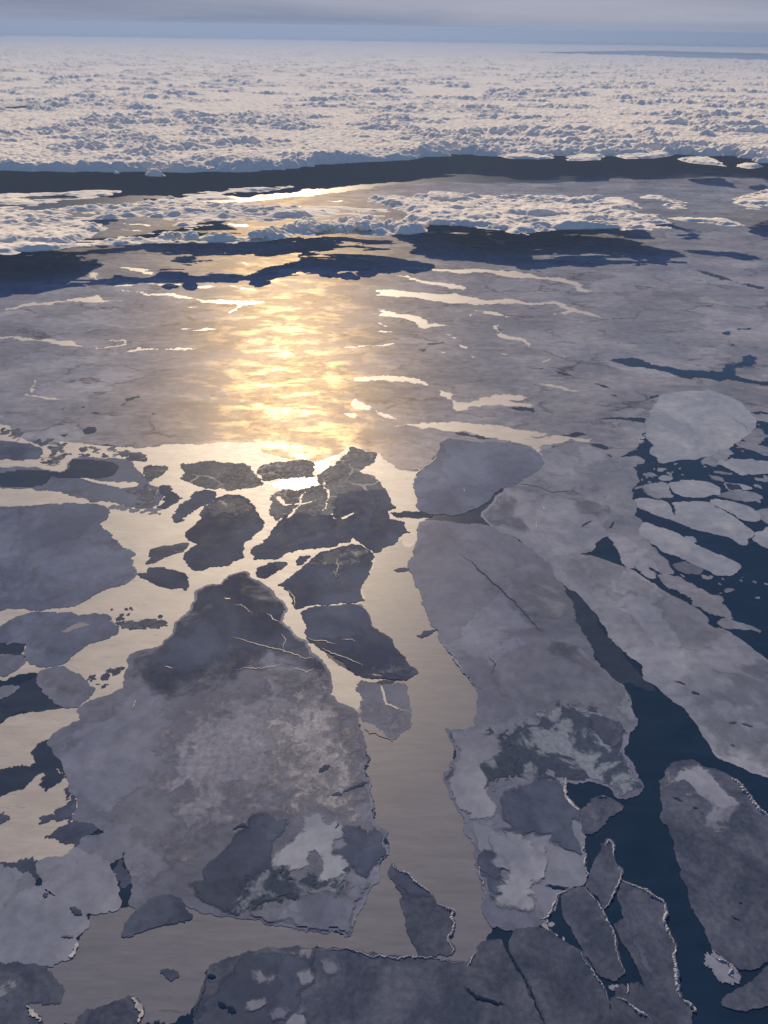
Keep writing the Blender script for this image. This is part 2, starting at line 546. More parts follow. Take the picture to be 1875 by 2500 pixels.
SHEETS += [
    ('grease_ice', .31, 'lead', .04, 'A1 -100,850 60,850 200,960 420,970 700,990 870,1010 1150,980 1660,950 A2 200,1060 400,1080 560,990 A2 760,1030 810,1040 900,1120 1060,1150 1080,1300 1080,1520 B2 1060,60 940,120 760,200 720,450 500,480 340,620 520,830 660,900 880,935 700,960 700,1150 620,1150 300,900 200,700 B1 1560,350 1300,430 1160,700 900,850 860,1010 560,1140 600,1200 420,1280 300,1310 380,1480 450,1560 C1 500,120 540,290 540,420 480,470 300,530 -100,540 B1 -100,1230 0,1215 60,1165 200,1135 380,1115 470,1100 230,880 -100,960 -100,480 A1 -100,1200'),
    ('dark_thin_ice', 0.54, 'thindark', .05, 'B1 -100,1040 30,1040 90,1010 130,960 250,890 245,970 290,1020 350,1080 395,1112 200,1130 60,1160 0,1210 -100,1230'),
    ('dark_thin_ice', 0.70, 'thindark', .07, 'B1 -100,690 170,690 155,730 158,800 60,775 -100,775'),
    ('dark_thin_ice', 0.86, 'thindark', .07, 'B1 350,1290 240,1335 190,1395 222,1445 200,1500 285,1490 290,1540 360,1490 410,1555 450,1555 400,1430'),
    ('dark_thin_ice', 1.02, 'thindark', .07, 'C1 -100,150 20,110 150,70 200,20 280,-40 280,90 390,20 420,-30 300,-90 100,-80 -100,-40'),
]
LEADS = [    # outline, material
    ('D1 20,625 130,600 150,595 165,603 250,590 360,578 420,565 440,580 450,590 530,590 440,597 370,596 160,609 130,612 30,630', 'lead'),
    ('A1 -60,320 200,325 210,333 330,331 380,345 470,345 480,365 530,378 440,374 370,366 320,352 230,340 0,331 -60,331', 'lead'),
    ('A1 605,398 600,385 690,378 770,370 790,342 690,343 695,337 792,336 800,370 700,383', 'lead'),
    ('A1 720,417 860,398 880,380 895,394 1000,394 1000,400 890,403', 'lead'), ('A1 1040,396 1180,387 1250,393 1100,401', 'lead'),
    ('D1 510,446 600,450 640,455 660,478 620,474 560,460', 'lead'), ('D1 385,475 400,466 412,490 435,507 420,505', 'lead'),
    ('D1 488,524 520,512 570,511 568,527 500,529', 'lead'),
    ('A1 750,20 980,45 1070,41 1180,60 1290,88 1420,82 1560,88 1680,96 1640,108 1560,118 1500,150 1445,172 1500,130 1500,110 1380,107 1280,101 1170,74 1060,54 980,56', 'lead'),
    ('A1 150,680 260,695 350,702 390,719 350,716 250,703', 'lead'), ('A1 195,670 215,600 228,590 208,670', 'lead'),
    ('D1 620,516 740,518 800,520 700,525', 'lead'), ('D1 980,524 1060,535 1100,547 1040,541', 'lead'), ('D1 810,535 880,525 930,528 870,537', 'lead'),
    ('D2 60,450 260,455 400,452 470,458 580,463 680,489 760,489 840,510 860,538 930,553 840,550 828,525 760,507 670,497 560,491 480,473 400,466 250,464', 'lead'),
    ('D2 50,480 150,499 260,512 355,530 350,543 270,530 170,514', 'lead'),
    ('D2 -30,542 120,553 250,563 310,558 400,578 490,586 560,583 620,599 740,591 832,625 905,645 990,672 900,657 850,642 720,648 800,632 740,602 620,607 480,603 400,610 300,602 200,587 100,572 -30,568', 'lead'),
    ('D2 -20,624 60,648 150,656 188,674 190,688 285,697 210,701 180,712 150,702 140,682 80,663 -20,656', 'lead'),
    ('D2 385,632 500,644 520,655 470,650', 'lead'), ('D2 525,655 548,660 530,663', 'lead'),
    ('D2 475,697 503,696 492,712 530,738 600,752 637,775 630,792 608,766 550,757 510,750 488,737 500,720', 'lead'),
    ('A2 630,574 800,565 950,567 1050,583 1107,627 1040,612 900,598 700,601 630,596', 'lead'),
    ('A2 1170,655 1250,675 1248,712 1290,735 1370,733 1440,700 1659,690 A3 80,683 110,690 95,722 20,718 60,735 180,750 160,766 0,755 A2 1510,752 1370,757 1340,781 1280,788 1255,762 1262,740 1220,702 1175,690', 'lead'),
    ('A2 880,885 960,870 1130,858 1280,853 1400,870 1659,905 A3 110,908 270,930 150,948 190,963 320,940 420,955 545,963 520,986 350,988 220,1003 240,1060 270,1110 215,1062 140,1003 0,972 A2 1500,957 1280,920 1190,912 1120,892 1000,880', 'lead'),
    ('A2 610,735 640,705 690,735 745,765 730,782 640,782', 'lead'), ('A2 565,800 640,798 640,835 600,822', 'lead'), ('A2 770,780 850,808 905,840 860,836 790,812', 'lead'),
    ('A2 400,1110 470,1085 560,1065 510,1090 470,1130 500,1160 420,1180 380,1160', 'mirror'),
    ('A2 200,1220 270,1215 380,1205 400,1240 405,1258 350,1270 280,1290 210,1275 130,1270 110,1245', 'mirror'),
    ('D2 375,129 480,138 600,151 500,147', 'lead'), ('D2 470,126 610,134 520,132', 'lead'), ('D1 510,257 660,268 560,263', 'lead'), ('D1 510,281 620,290 540,287', 'lead'),
    ('D1 985,257 1065,260 1062,273 1005,268', 'lead'), ('D2 175,292 345,296 300,302 180,301', 'lead'), ('D2 412,299 462,315 532,350 520,351 456,322', 'lead'),
    ('D1 1480,395 1560,403 1659,411 1560,411', 'lead'), ('D1 1040,425 1080,432 1060,435', 'lead'), ('D1 1400,160 1480,158 1460,164', 'lead'), ('D1 1260,185 1300,182 1290,190', 'lead'),
    ('D2 60,148 125,155 110,163', 'lead'), ('D1 880,338 980,340 930,344', 'lead'), ('D1 790,272 830,278 800,277', 'lead'),
    ('A2 1210,300 1255,305 1230,309', 'lead'), ('A2 1250,320 1285,322 1270,332', 'lead'), ('A2 1300,367 1355,382 1340,392 1310,384', 'lead'), ('A2 1180,412 1215,414 1195,421', 'lead'),
    ('A2 1370,440 1410,443 1385,449', 'lead'), ('A2 1560,425 1610,427 1585,432', 'lead'), ('A2 560,385 700,372 905,357 800,371 690,380', 'lead'), ('A2 780,225 850,255 830,252', 'lead'),
    ('A2 780,283 885,287 830,291', 'lead'), ('A2 1360,180 1380,172 1370,190', 'lead'), ('A1 1140,270 1215,266 1180,271', 'lead'), ('A1 1215,280 1290,262 1380,270 1300,280', 'lead'), ('A1 1180,130 1255,126 1210,133', 'lead'),
    ('A3 225,475 290,452 285,462 235,480', 'lead'), ('A3 200,615 290,618 380,640 470,665 380,660 280,632', 'lead'),
    ('A3 650,465 720,452 860,460 920,493 1000,505 1100,523 1180,528 1370,540 1388,490 1500,470 1510,438 1545,428 1597,460 1590,487 1450,515 1452,560 1540,588 1659,598 1750,600 1750,628 1659,628 1540,612 1450,592 1350,602 1250,577 1110,577 1040,547 940,520 860,508 760,500 700,480', 'water'),
    ('A3 580,835 720,825 830,828 885,835 887,865 820,850 720,838', 'water'), ('A3 862,930 887,923 902,970 948,1005 930,1042 880,1048 820,1025 845,1000', 'water'),
    ('A3 1458,266 1555,260 1550,270 1470,275', 'water'), ('A3 1365,290 1420,288 1410,308 1390,305', 'water'), ('A3 1415,372 1440,362 1465,382', 'water'),
    ('A3 345,945 450,918 512,935 440,952', 'thindark'), ('A3 525,998 600,995 680,1022 620,1032', 'thindark'), ('A3 1535,795 1659,799 1700,803 1659,808 1560,801', 'water'),
    ('A3 155,518 240,515 220,523', 'thindark'), ('A3 300,530 400,553 440,575 350,553', 'thindark'), ('A3 560,608 640,630 660,645 600,632', 'thindark'), ('A3 660,680 735,690 690,695', 'thindark'),
    ('A3 900,705 970,683 965,695 930,710', 'thindark'), ('A3 0,770 100,760 180,770 175,800 140,785 60,780', 'thindark'), ('D2 1470,725 1500,722 1495,737 1480,738', 'water'), ('D2 1345,455 1480,490 1659,548 1580,530 1420,487', 'thindark'),
    ('A1 520,905 560,885 610,900 600,925 560,935 525,920', 'thindark'), ('A1 380,940 430,930 410,952', 'thindark'), ('A1 790,710 830,700 880,690 890,700 820,720 780,750 760,752 800,728', 'thindark'),
    ('A1 585,998 700,1003 820,1015 730,1008 640,1006', 'thindark'), ('A1 960,800 990,803 965,810', 'thindark'), ('A1 505,762 540,760 530,768', 'thindark'), ('A1 385,780 405,768 400,780', 'thindark'), ('A1 815,348 838,350 825,356', 'thindark'),
    ('A1 560,800 640,798 610,807', 'thindark'), ('A2 1270,920 1340,925 1460,945 1500,965 1390,950 1300,940', 'thindark'), ('A2 1090,360 1220,350 1160,365 1105,372', 'thindark'), ('A2 1030,400 1090,390 1080,415', 'thindark'),
]
# label, material, top height, edge roughness, outline, [(part kind, material, outline)...]
FLOES = [
 ('dark slate floe at the left frame edge, right under the pack ice margin', 'slate', 1.4, .06, 'A1 -100,985 100,985 200,1000 270,1040 240,1090 100,1097 -100,1092', []),
 ('dark wedge of ice pointing left into cream water at the lower left', 'slate', 1.4, .07, 'C1 280,375 350,335 470,275 560,290 620,322 520,385 530,420 470,440 480,410 400,405', []),
 ('small dark block hugging the left side of the huge mauve floe', 'slate', 1.4, .08, 'C1 345,212 440,150 470,130 480,180 445,250 360,272', []),
 ('small dark scrap cut by the left frame edge in lower left cream water', 'slate', 1.4, .08, 'C1 -60,232 30,235 65,255 0,290 -60,292', []),
 ('small dark scrap with ragged top in lower left cream water', 'slate', 1.4, .10, 'C1 245,290 290,240 330,230 355,255 300,275', []),
 ('dull slate strip between the pale round floe and the lower left cream water', 'slate', 1.0, .06, 'C1 -100,530 60,540 240,520 235,600 245,640 180,630 60,575 -100,560', []),
 ('broad slate blue floe filling the left margin, above the wide cream water channel', 'dusk', 1.4, .05,
  'A1 -100,1402 100,1395 250,1385 420,1370 560,1375 670,1395 674,1470 625,1500 640,1530 690,1560 B1 740,60 770,100 850,130 830,210 860,270 800,320 700,345 600,390 520,440 400,470 200,490 100,480 -100,480',
  [('fragment_band', 'veined', 'A1 700,1550 800,1540 B1 960,20 900,60 870,110 800,100 740,60')]),
 ('long slate floe at the left edge with a cream lens, above the thin diagonal channel', 'dusk', 1.5, .05,
  'A1 -100,1150 100,1140 250,1150 320,1170 420,1165 450,1100 520,1080 700,1085 830,1110 870,1170 920,1220 950,1260 1010,1275 1000,1380 930,1400 800,1390 660,1352 480,1325 350,1290 200,1270 100,1275 -100,1255',
  [('melt_pool', 'lead', 'A1 480,1195 560,1215 640,1235 720,1235 880,1245 870,1265 760,1280 720,1265 650,1250 540,1225'), ('dark_patch', 'thindark', 'A1 -50,1240 60,1215 250,1200 240,1215 60,1240 -50,1255'),
   ('dark_patch', 'veined', 'A1 830,1290 900,1260 1000,1275 990,1370 930,1390 850,1340'), ('dark_patch', 'thindark', 'A1 420,1165 440,1130 640,1150 660,1165 560,1170')]),
 ('small grey floe pointed to the right, beside the thin sliver', 'veined', 1.6, .07, 'A1 910,1160 940,1130 1060,1140 1030,1185 950,1235 920,1190', []),
 ('thin grey sliver of ice lying along the pack edge, upper left', 'veined', 1.6, .07, 'A1 735,1045 830,1050 930,1085 925,1105 860,1100 780,1070', []),
 ('hook shaped dark floe hanging below the pointed grey floe', 'slate', 1.6, .07, 'A1 1010,1260 1080,1265 1095,1300 1130,1355 1060,1400 990,1395 1050,1360 1015,1310', []),
 ('narrow dark slanting floe just left of the large dark central floe', 'slate', 1.6, .07, 'A1 1100,1485 1130,1400 1200,1350 1230,1300 1330,1290 1365,1300 1340,1360 1250,1400 1160,1480 1130,1490', []),
 ('grey floe streaked with pale veins, left of the glittering sun patch', 'veined', 1.5, .06, 'A1 1145,1120 1300,1105 1450,1115 1550,1120 1600,1180 1670,1245 1600,1270 1450,1290 1350,1280 1200,1235 1145,1215', []),
 ('big dark floe with a frosted upper edge below the veined grey floe', 'slate', 1.7, .05,
  'A1 1370,1340 1440,1315 1520,1320 1600,1380 1640,1450 1660,1530 B1 1600,20 1540,70 1530,120 1545,155 1500,175 1440,210 1330,215 1280,240 1220,235 1180,190 1170,130 1210,100 1260,70 1190,45 1175,0 A1 1190,1545 1280,1470 1290,1400',
  [('frost_patch', 'veined', 'A1 1380,1345 1440,1322 1520,1328 1600,1390 1620,1440 1540,1430 1480,1460 1400,1440 1310,1470 1300,1400')]),
 ('tilted dark leaf shaped floe in the cream channel, upper of two', 'veined', 1.6, .06, 'B1 920,200 960,160 950,110 1020,90 1120,75 1190,65 1185,90 1160,120 1060,150 980,190', []),
 ('rounded dark floe in the cream channel, lower of two, with a flat right end', 'slate', 1.6, .06, 'B1 870,262 930,260 940,225 1000,222 1100,240 1170,260 1190,310 1178,367 1060,350 980,325 940,300 890,285', []),
 ('thin broken grey floe lying in the middle of the wide cream channel', 'veined', 1.4, .10, 'B1 730,570 830,560 950,550 1040,560 1060,590 960,605 850,610 770,590', []),
 ('grey tongue of ice with a cream sliver on it, left of the wide cream channel', 'dusk', 1.4, .05,
  'B1 -100,640 0,605 60,560 200,508 420,510 600,515 710,545 640,570 750,592 740,640 680,670 560,700 510,740 440,790 400,830 250,850 165,800 175,700 100,695 -100,690',
  [('melt_pool', 'thin', 'B1 385,630 440,600 520,570 570,590 500,605 420,638')]),
 ('small grey floe cut by the left frame edge, below the grey tongue', 'grey', 1.3, .06, 'B1 -100,780 60,775 150,805 155,825 100,870 30,910 -100,925', []),
 ('low pale floe cut by the left frame edge, above the dark left pool', 'grey', 1.3, .06, 'B1 -100,985 40,975 120,975 90,1010 30,1040 -100,1045', []),
 ('round bluish grey floe wedged between the cream channel and the dark left pool', 'grey', 1.3, .05, 'B1 245,890 300,865 400,850 430,875 500,900 550,950 560,975 600,990 540,1060 490,1105 430,1110 350,1080 290,1020 250,970', []),
 ('huge mauve grey floe filling the lower left centre, patched with snow to the south', 'grey', 1.2, .045,
  'B1 1555,247 1480,265 1420,300 1400,330 1300,340 1235,375 1240,430 1200,500 1110,570 1100,640 1050,680 1000,730 870,755 825,775 820,840 795,890 790,985 700,1030 600,1060 520,1100 490,1130 520,1190 400,1238 330,1290 300,1330 340,1390 390,1440 410,1500 430,1555 '
  'C1 450,30 440,80 500,130 500,180 460,260 560,290 620,310 690,350 720,370 760,380 790,500 830,600 850,680 830,760 820,800 900,840 940,770 1000,745 1080,735 1150,765 1180,800 1280,850 1400,870 1540,885 1640,885 '
  'C2 200,930 400,965 600,1000 620,950 640,870 690,800 740,680 790,650 785,530 850,480 840,330 760,285 735,100 730,0 B2 700,1555 705,1350 690,1290 655,1230 660,1150 630,1115 530,1080 480,1030 490,1000 480,900 460,860 430,810 360,760 330,690 230,620 170,565 210,490 190,450 150,420 60,330 30,310',
  [('bare_ice_cover', 'slate', 'B1 1555,150 1380,230 1150,310 1100,480 1030,580 800,680 740,840 730,960 900,1010 1100,1060 1300,1010 1480,920 B2 0,880 250,880 430,960 600,950 560,830 450,740 440,640 280,560 320,470 140,290 0,200'),
   ('snow_cover', 'mauve', 'B1 1000,1300 1100,1150 1250,1080 1400,1000 1560,960 B2 60,880 250,880 430,920 475,1030 640,1130 645,1230 695,1350 695,1555 C2 725,80 745,290 600,330 500,260 300,240 100,240 0,220 C1 1590,230 1490,330 1440,430 1300,520 1230,610 1100,560 1000,400 1050,200 950,50'),
   ('bright_snow', 'frost', 'B2 120,1060 300,960 440,970 470,1040 620,1130 640,1240 690,1400 690,1555 C2 720,60 740,290 560,300 440,230 200,200 100,60 B2 60,1400 20,1250'),
   ('bare_ice', 'slate', 'C1 1460,330 1560,290 1590,330 1640,215 C2 90,240 260,260 200,370 150,450 110,560 150,600 140,690 40,770 -40,800 C1 1540,870 1400,865 1280,840 1190,760 1240,650 1300,600 1380,510 1450,440'),
   ('snow_patch', 'snow', 'C2 240,330 300,260 460,250 590,330 570,370 520,440 590,500 600,560 470,640 420,650 440,560 470,520 380,470 365,540 385,590 320,615 200,590 110,560 160,450'),
   ('bare_ice', 'slate', 'C2 600,322 760,332 835,340 848,480 790,520 740,540 735,640 620,610 600,520 515,450 550,380'),
   ('bare_ice', 'patchy', 'C1 1560,600 C2 0,600 180,590 330,620 450,650 600,590 600,650 520,735 330,745 120,790 0,830 C1 1440,860 1450,780 1550,740'),
   ('bare_ice', 'grey', 'C2 -20,850 100,795 330,755 520,745 600,650 735,670 690,790 640,865 615,950 600,990 400,958 200,925 -20,920'),
   ('ridge_line', 'ridge', None)]),
 ('dark rounded floe west of the central grey ice strip, under the upper forked cream crack', 'slate', 1.8, .05,
  'B2 350,190 400,140 540,97 620,75 690,90 760,150 740,220 720,270 680,330 670,380 700,430 640,443 500,448 330,462 265,485 250,430 230,380 190,340 150,335 250,270',
  [('frost_patch', 'veined', 'B2 360,180 420,140 540,100 690,95 750,150 640,170 560,230 520,300 500,220 420,200'), ('frost_patch', 'veined', 'B2 150,340 200,340 240,400 250,470 200,450')]),
 ('large smooth dark floe touching the left bank of the central grey ice strip', 'slate', 1.8, .05,
  'B2 295,510 350,478 500,467 660,460 720,520 740,590 800,640 860,670 900,740 940,780 970,830 1040,885 1000,912 880,930 800,920 700,918 640,900 580,830 500,770 400,720 340,680 340,610 310,540',
  [('frost_patch', 'veined', 'B2 700,910 780,880 860,850 960,840 1030,885 900,922 800,915')]),
 ('light grey thin floe crossed by a cream crack, left of the central strip', 'grey', .9, .05,
  'B2 670,940 770,955 870,965 960,960 980,1080 990,1150 980,1240 890,1310 800,1250 690,1190 680,1100',
  [('pale_sheet', 'mauve', 'B2 690,1080 830,1090 940,1130 985,1150 975,1240 890,1305 800,1245 690,1185'), ('crack', 'lead', 'B2 800,970 812,972 830,1030 845,1085 920,1115 985,1140 900,1118 832,1092 815,1030'),
   ('melt_pool', 'thin', 'B2 700,1200 760,1220 870,1310 880,1325 780,1280 710,1255')]),
 ('small dark floe in the fork of the cream crack, left of two', 'slate', 1.6, .06, 'B2 20,225 100,192 210,190 150,240 70,290 20,280', []),
 ('tiny dark square floe in the fork of the cream crack, right of two', 'slate', 1.6, .06, 'B2 268,182 290,152 360,148 310,200 275,207', []),
 ('small dark spindle of ice lying across the top of the central strip', 'slate', 1.6, .06, 'B2 885,238 930,226 985,230 960,245 910,250', []),
 ('small dark oval floe at the right bank of the central grey strip', 'slate', 1.6, .06, 'B2 1030,655 1080,625 1155,612 1120,640 1060,668', []),
 ('small dark flat floe bridging the waist between upper and lower cream water', 'slate', 1.6, .06, 'A2 860,1432 950,1422 1080,1428 1130,1440 1125,1458 1040,1465 930,1460', []),
 ('dark wedge of ice above the cream river crack, right of the big frosted floe', 'slate', 1.7, .06,
  'B2 110,10 60,70 0,92 -20,130 0,172 150,168 200,128 350,100 500,90 540,62 610,60 600,0 A2 560,1500 480,1440 300,1420 200,1440 150,1500', []),
 ('very dark floe left of the bright arrow shaped cream water', 'slate', 1.9, .05,
  'A2 500,1440 520,1340 600,1300 780,1290 830,1280 860,1340 900,1400 840,1430 850,1470 950,1490 975,1555 B2 990,0 935,10 900,60 830,90 770,130 700,80 640,40 600,0 A2 560,1500',
  [('crack', 'lead', 'A2 550,1465 600,1445 630,1430 632,1440 600,1455 560,1475'), ('frost_patch', 'veined', 'A2 780,1330 800,1340 805,1360 785,1355')]),
 ('shattered grey floe laced with bright cracks, right below the sun glitter', 'veined', 1.7, .07, 'A2 140,1300 280,1290 400,1262 500,1250 800,1280 600,1300 520,1340 490,1440 300,1425 200,1442 140,1480 100,1440 110,1380',
  [('crack', 'lead', 'A2 320,1300 330,1300 300,1380 250,1440 210,1470 240,1430 290,1380'), ('crack', 'lead', 'A2 440,1240 450,1240 480,1330 440,1420 432,1420 470,1330'), ('crack', 'lead', 'A2 140,1330 170,1330 200,1380 320,1370 400,1350 320,1380 190,1390')]),
 ('grey veined floe at the foot of the sun glitter, left of the shattered floe', 'veined', 1.7, .07, 'A2 40,1140 150,1110 260,1100 375,1110 365,1180 380,1205 200,1215 60,1228 20,1180', []),
 ('frosted grey floe between the sun glitter and the bright arrow shaped water', 'veined', 1.5, .06, 'A2 400,1195 520,1130 560,1080 620,1010 700,1045 780,1055 760,1110 660,1168 760,1200 800,1250 830,1280 780,1288 600,1290 500,1248 420,1250', []),
 ('wide smooth slate floe right of the bright arrow shaped water', 'dusk', 1.8, .045,
  'A2 1050,1185 1060,1165 1110,1130 1160,1062 1230,960 1400,985 1659,990 A3 130,1010 210,1060 240,1115 200,1160 80,1235 0,1272 A2 1590,1265 1500,1330 1420,1395 1300,1440 1130,1440 1060,1420 1030,1390 1042,1340 1025,1290 1020,1220', []),
 ('long grey floe right of the central strip, broken and snow patched at its lower end', 'grey', 1.3, .045,
  'A2 1050,1492 1150,1482 1300,1502 1480,1512 1560,1560 B3 30,20 130,90 230,170 290,230 330,300 370,380 420,470 430,560 480,640 545,740 550,790 640,890 740,970 790,1080 830,1215 780,1260 770,1330 740,1400 800,1460 830,1555 '
  'C3 870,50 840,100 760,130 700,120 665,60 560,20 440,35 380,15 375,100 430,170 465,200 475,290 490,350 490,450 500,560 500,660 400,700 330,740 270,870 190,940 0,960 C2 1510,940 1480,900 1450,850 1465,740 1430,620 1400,480 1405,430 1330,330 1340,250 1290,200 1240,80 1200,0 '
  'B2 1290,1400 1240,1300 1215,1240 1330,1255 1420,1230 1395,1190 1420,1110 1425,1010 1375,940 1315,870 1245,760 1180,690 1170,615 1120,585 1095,500 1065,400 1025,340 1012,280 980,230 995,170 1020,100 1040,50 1040,0',
  [('pale_snow', 'pale', 'B3 90,260 180,240 260,250 320,320 400,460 420,560 530,750 610,880 500,800 430,800 400,730 330,620 270,540 200,420 130,330'),
   ('dark_streak', 'dusk', 'B3 -10,400 100,500 220,570 300,680 400,760 440,880 380,860 280,720 180,580 0,430'),
   ('broken_ice', 'patchy', 'B3 -200,1330 0,1270 310,1090 480,1110 600,1140 760,1265 760,1330 735,1400 795,1460 820,1555 C3 860,50 840,95 700,110 665,55 560,15 440,30 370,10 300,0 B3 100,1555 -100,1555'),
   ('broken_ice', 'patchy', 'B2 1220,1245 1400,1300 1500,1250 1659,1380 B3 100,1555 C3 0,20 -200,100 C2 1350,330 1340,250 1295,200 1245,80 1205,0 B2 1295,1400'),
   ('snow_patch', 'pale', 'B2 1230,1260 1400,1290 1540,1260 1590,1330 1560,1420 1450,1470 1520,1555 C2 1530,100 1590,190 1530,280 1480,300 1560,360 1500,470 1650,500 1650,540 1560,480 1410,470 1405,430 1335,330 1345,250 1295,200 1245,80 1210,0 B2 1295,1400'),
   ('bare_ice', 'slate', 'B3 480,1120 560,1110 640,1150 720,1230 700,1330 600,1310 520,1230'),
   ('bare_ice', 'slate', 'C3 -90,80 60,60 250,40 355,30 372,105 425,175 460,210 470,290 480,360 470,440 330,420 250,380 150,380 40,350 -60,270'),
   ('bare_ice', 'slate', 'C2 1420,485 1560,480 1640,560 1570,610 1640,700 1650,760 1480,780 1450,640'),
   ('snow_patch', 'pale', 'C3 -80,380 50,355 160,390 250,440 300,520 260,600 300,660 200,690 200,760 100,820 -80,800 -30,600'),
   ('crack', 'ridge', 'C3 372,0 382,0 380,90 386,120 425,165 462,198 455,205 415,175 372,125 368,60')]),
 ('pale diagonal floe strip on the right, between two dark blue channels', 'pale', 1.5, .035,
  'B3 335,300 310,230 400,180 420,145 530,150 620,180 700,210 790,240 880,300 980,370 1100,430 1190,480 1270,545 1260,580 1400,630 1490,690 1560,750 1659,820 1800,920 1800,1650 1659,1540 1560,1515 1450,1460 1340,1420 1300,1340 1250,1270 1200,1190 1140,1110 1050,1050 990,1000 950,960 880,930 880,850 800,790 700,700 650,620 600,540 540,470 480,400 360,312',
  [('snow_cover', 'snow', 'B3 415,160 530,155 620,185 780,245 870,300 970,370 1090,430 1020,430 860,410 720,340 620,270 500,220 420,190'), ('dirty_ice', 'grey', 'B3 1000,960 1200,1000 1450,900 1659,850 1790,950 1790,1620 1659,1530 1560,1505 1450,1450 1345,1412 1305,1335 1210,1190 1145,1105')]),  # second part: grey cover over the lower right of the pale floe
 ('slim pale floe just above the diagonal strip, with ragged right edge', 'pale', 1.4, .05, 'B3 640,10 700,0 760,-60 850,-50 900,70 960,140 1020,200 1055,255 1000,265 930,220 850,190 780,225 740,180 720,110', []),
 ('long tapering pale floe bordering the dark blue water, ending in a blunt tip', 'snow', 1.5, .035, 'B3 850,0 880,-60 1000,-20 1080,10 1150,60 1280,120 1400,170 1480,210 1410,270 1330,265 1200,200 1100,150 1000,120 930,70', []),
 ('small dim oval floe sheltered under the long tapering pale floe', 'grey', 1.0, .06, 'B3 1065,200 1100,195 1180,200 1245,235 1220,265 1150,260 1090,240', []),
 ('small pale crumb of ice between two slim floes on the right', 'pale', 1.3, .08, 'B3 830,195 900,222 940,262 940,290 890,275 845,235', []),
 ('spiky pale floe running down into the dark blue water on the right', 'pale', 1.4, .07, 'B3 965,270 1050,280 1100,290 1200,350 1290,400 1360,410 1365,435 1340,440 1400,490 1430,555 1350,520 1260,490 1180,410 1090,360 1010,330', []),
 ('needle shaped pale floe alone in the dark blue water', 'pale', 1.4, .04, 'B3 1350,575 1380,550 1450,570 1540,595 1615,632 1500,608 1380,600', []),
 ('tiny white fragment floating in the dark gap above the long tapering floe', 'snow', 1.4, .09, 'B3 1140,32 1190,35 1185,72 1155,70', []),
 ('pale bean shaped floe in the upper right cluster, lowest of the cluster', 'snow', 1.4, .045, 'A3 1060,1372 1290,1370 1320,1400 1420,1450 1490,1500 1560,1555 B3 1550,20 1510,80 1470,60 1400,20 1250,-10 1110,-60 1070,-75 A3 1085,1430', []),
 ('pale floe left of the bean shaped floe across a thin dark crack', 'snow', 1.4, .05, 'A3 825,1350 900,1345 1000,1362 1030,1390 1050,1440 1060,1478 950,1440 850,1400', []),
 ('oval white floe in the middle of the upper right cluster', 'snow', 1.5, .04, 'A3 1035,1250 1150,1230 1270,1240 1340,1270 1340,1312 1250,1330 1130,1325 1070,1300', []),
 ('small pale floe left of the oval white floe', 'pale', 1.4, .06, 'A3 880,1260 1000,1240 1020,1285 1050,1330 950,1337 900,1310', []),
 ('small pale arrowhead floe pointing right, above the cluster', 'snow', 1.5, .05, 'A3 1390,1245 1480,1255 1555,1275 1480,1285 1420,1287', [('dark_patch', 'thindark', 'A3 1350,1265 1390,1247 1418,1285 1360,1285')]),
 ('slim pale floe below the arrowhead floe on the right', 'pale', 1.4, .05, 'A3 1340,1322 1440,1295 1530,1300 1620,1330 1560,1352 1450,1347', []),
 ('slim pale floe near the right frame edge, second below the arrowhead floe', 'snow', 1.4, .05, 'A3 1310,1350 1450,1370 1540,1400 1600,1450 1590,1480 1480,1465 1400,1410 1310,1380', []),
 ('small pale floe cut by the right frame edge, level with the bean shaped floe', 'pale', 1.3, .05, 'A3 1600,1422 1659,1410 1800,1420 1800,1530 1650,1495', []),
 ('pale floe corner at the right frame edge, beside the bean shaped floe', 'snow', 1.3, .05, 'B3 1585,10 1659,-30 1800,-10 1800,130 1640,90 1575,52', []),
 ('great round pale floe at the upper right, largest of the smooth floes there', 'snow', 1.6, .03, 'A3 892,860 950,760 985,690 1100,672 1300,662 1420,702 1530,790 1570,870 1540,920 1470,970 1400,1020 1280,1070 1200,1090 980,1117 970,1080 920,1055 950,1005 900,950', []),
 ('long pale floe south of the great round floe, reaching the right frame edge', 'snow', 1.4, .05, 'A3 1340,1112 1500,1100 1659,1112 1800,1122 1800,1182 1590,1180 1490,1190 1420,1150', []),
 ('thin pale floe east of the great round floe, cut by the frame edge', 'pale', 1.4, .05, 'A3 1450,985 1560,995 1659,1022 1800,1042 1800,1075 1640,1065 1520,1022', []),
 ('small broken pale floe stuck to the lower right rim of the great round floe', 'pale', 1.3, .08, 'A3 1290,1080 1400,1030 1420,1042 1390,1090 1310,1130 1240,1112', []),
 ('small pale triangular floe right of the great round floe', 'pale', 1.4, .06, 'A3 1520,980 1560,920 1610,900 1635,950 1600,990', []),
 ('tiny white oval floe below the great round floe', 'snow', 1.5, .06, 'A3 975,1212 1010,1198 1052,1210 1020,1222 985,1222', []),
 ('tiny flat pale floe left of the tiny white oval floe', 'pale', 1.4, .06, 'A3 870,1190 910,1182 940,1190 900,1198', []),
 ('small pale floe in the thin grey ice left of the great round floe', 'pale', 1.2, .06, 'A3 690,1100 760,1082 830,1077 872,1110 800,1138', []),
 ('mottled grey sheet of ice with blurred seams, right of the slate floe', 'pale', 1.0, .045,
  'A3 250,1110 225,1040 360,1002 520,1012 650,1080 700,1110 800,1145 835,1230 780,1290 820,1370 800,1450 850,1480 B3 840,-30 700,0 600,30 560,60 550,100 430,150 330,200 300,230 230,170 130,80 30,10 A3 -30,1555 -100,1500 -150,1440 -60,1340 0,1280 90,1240',
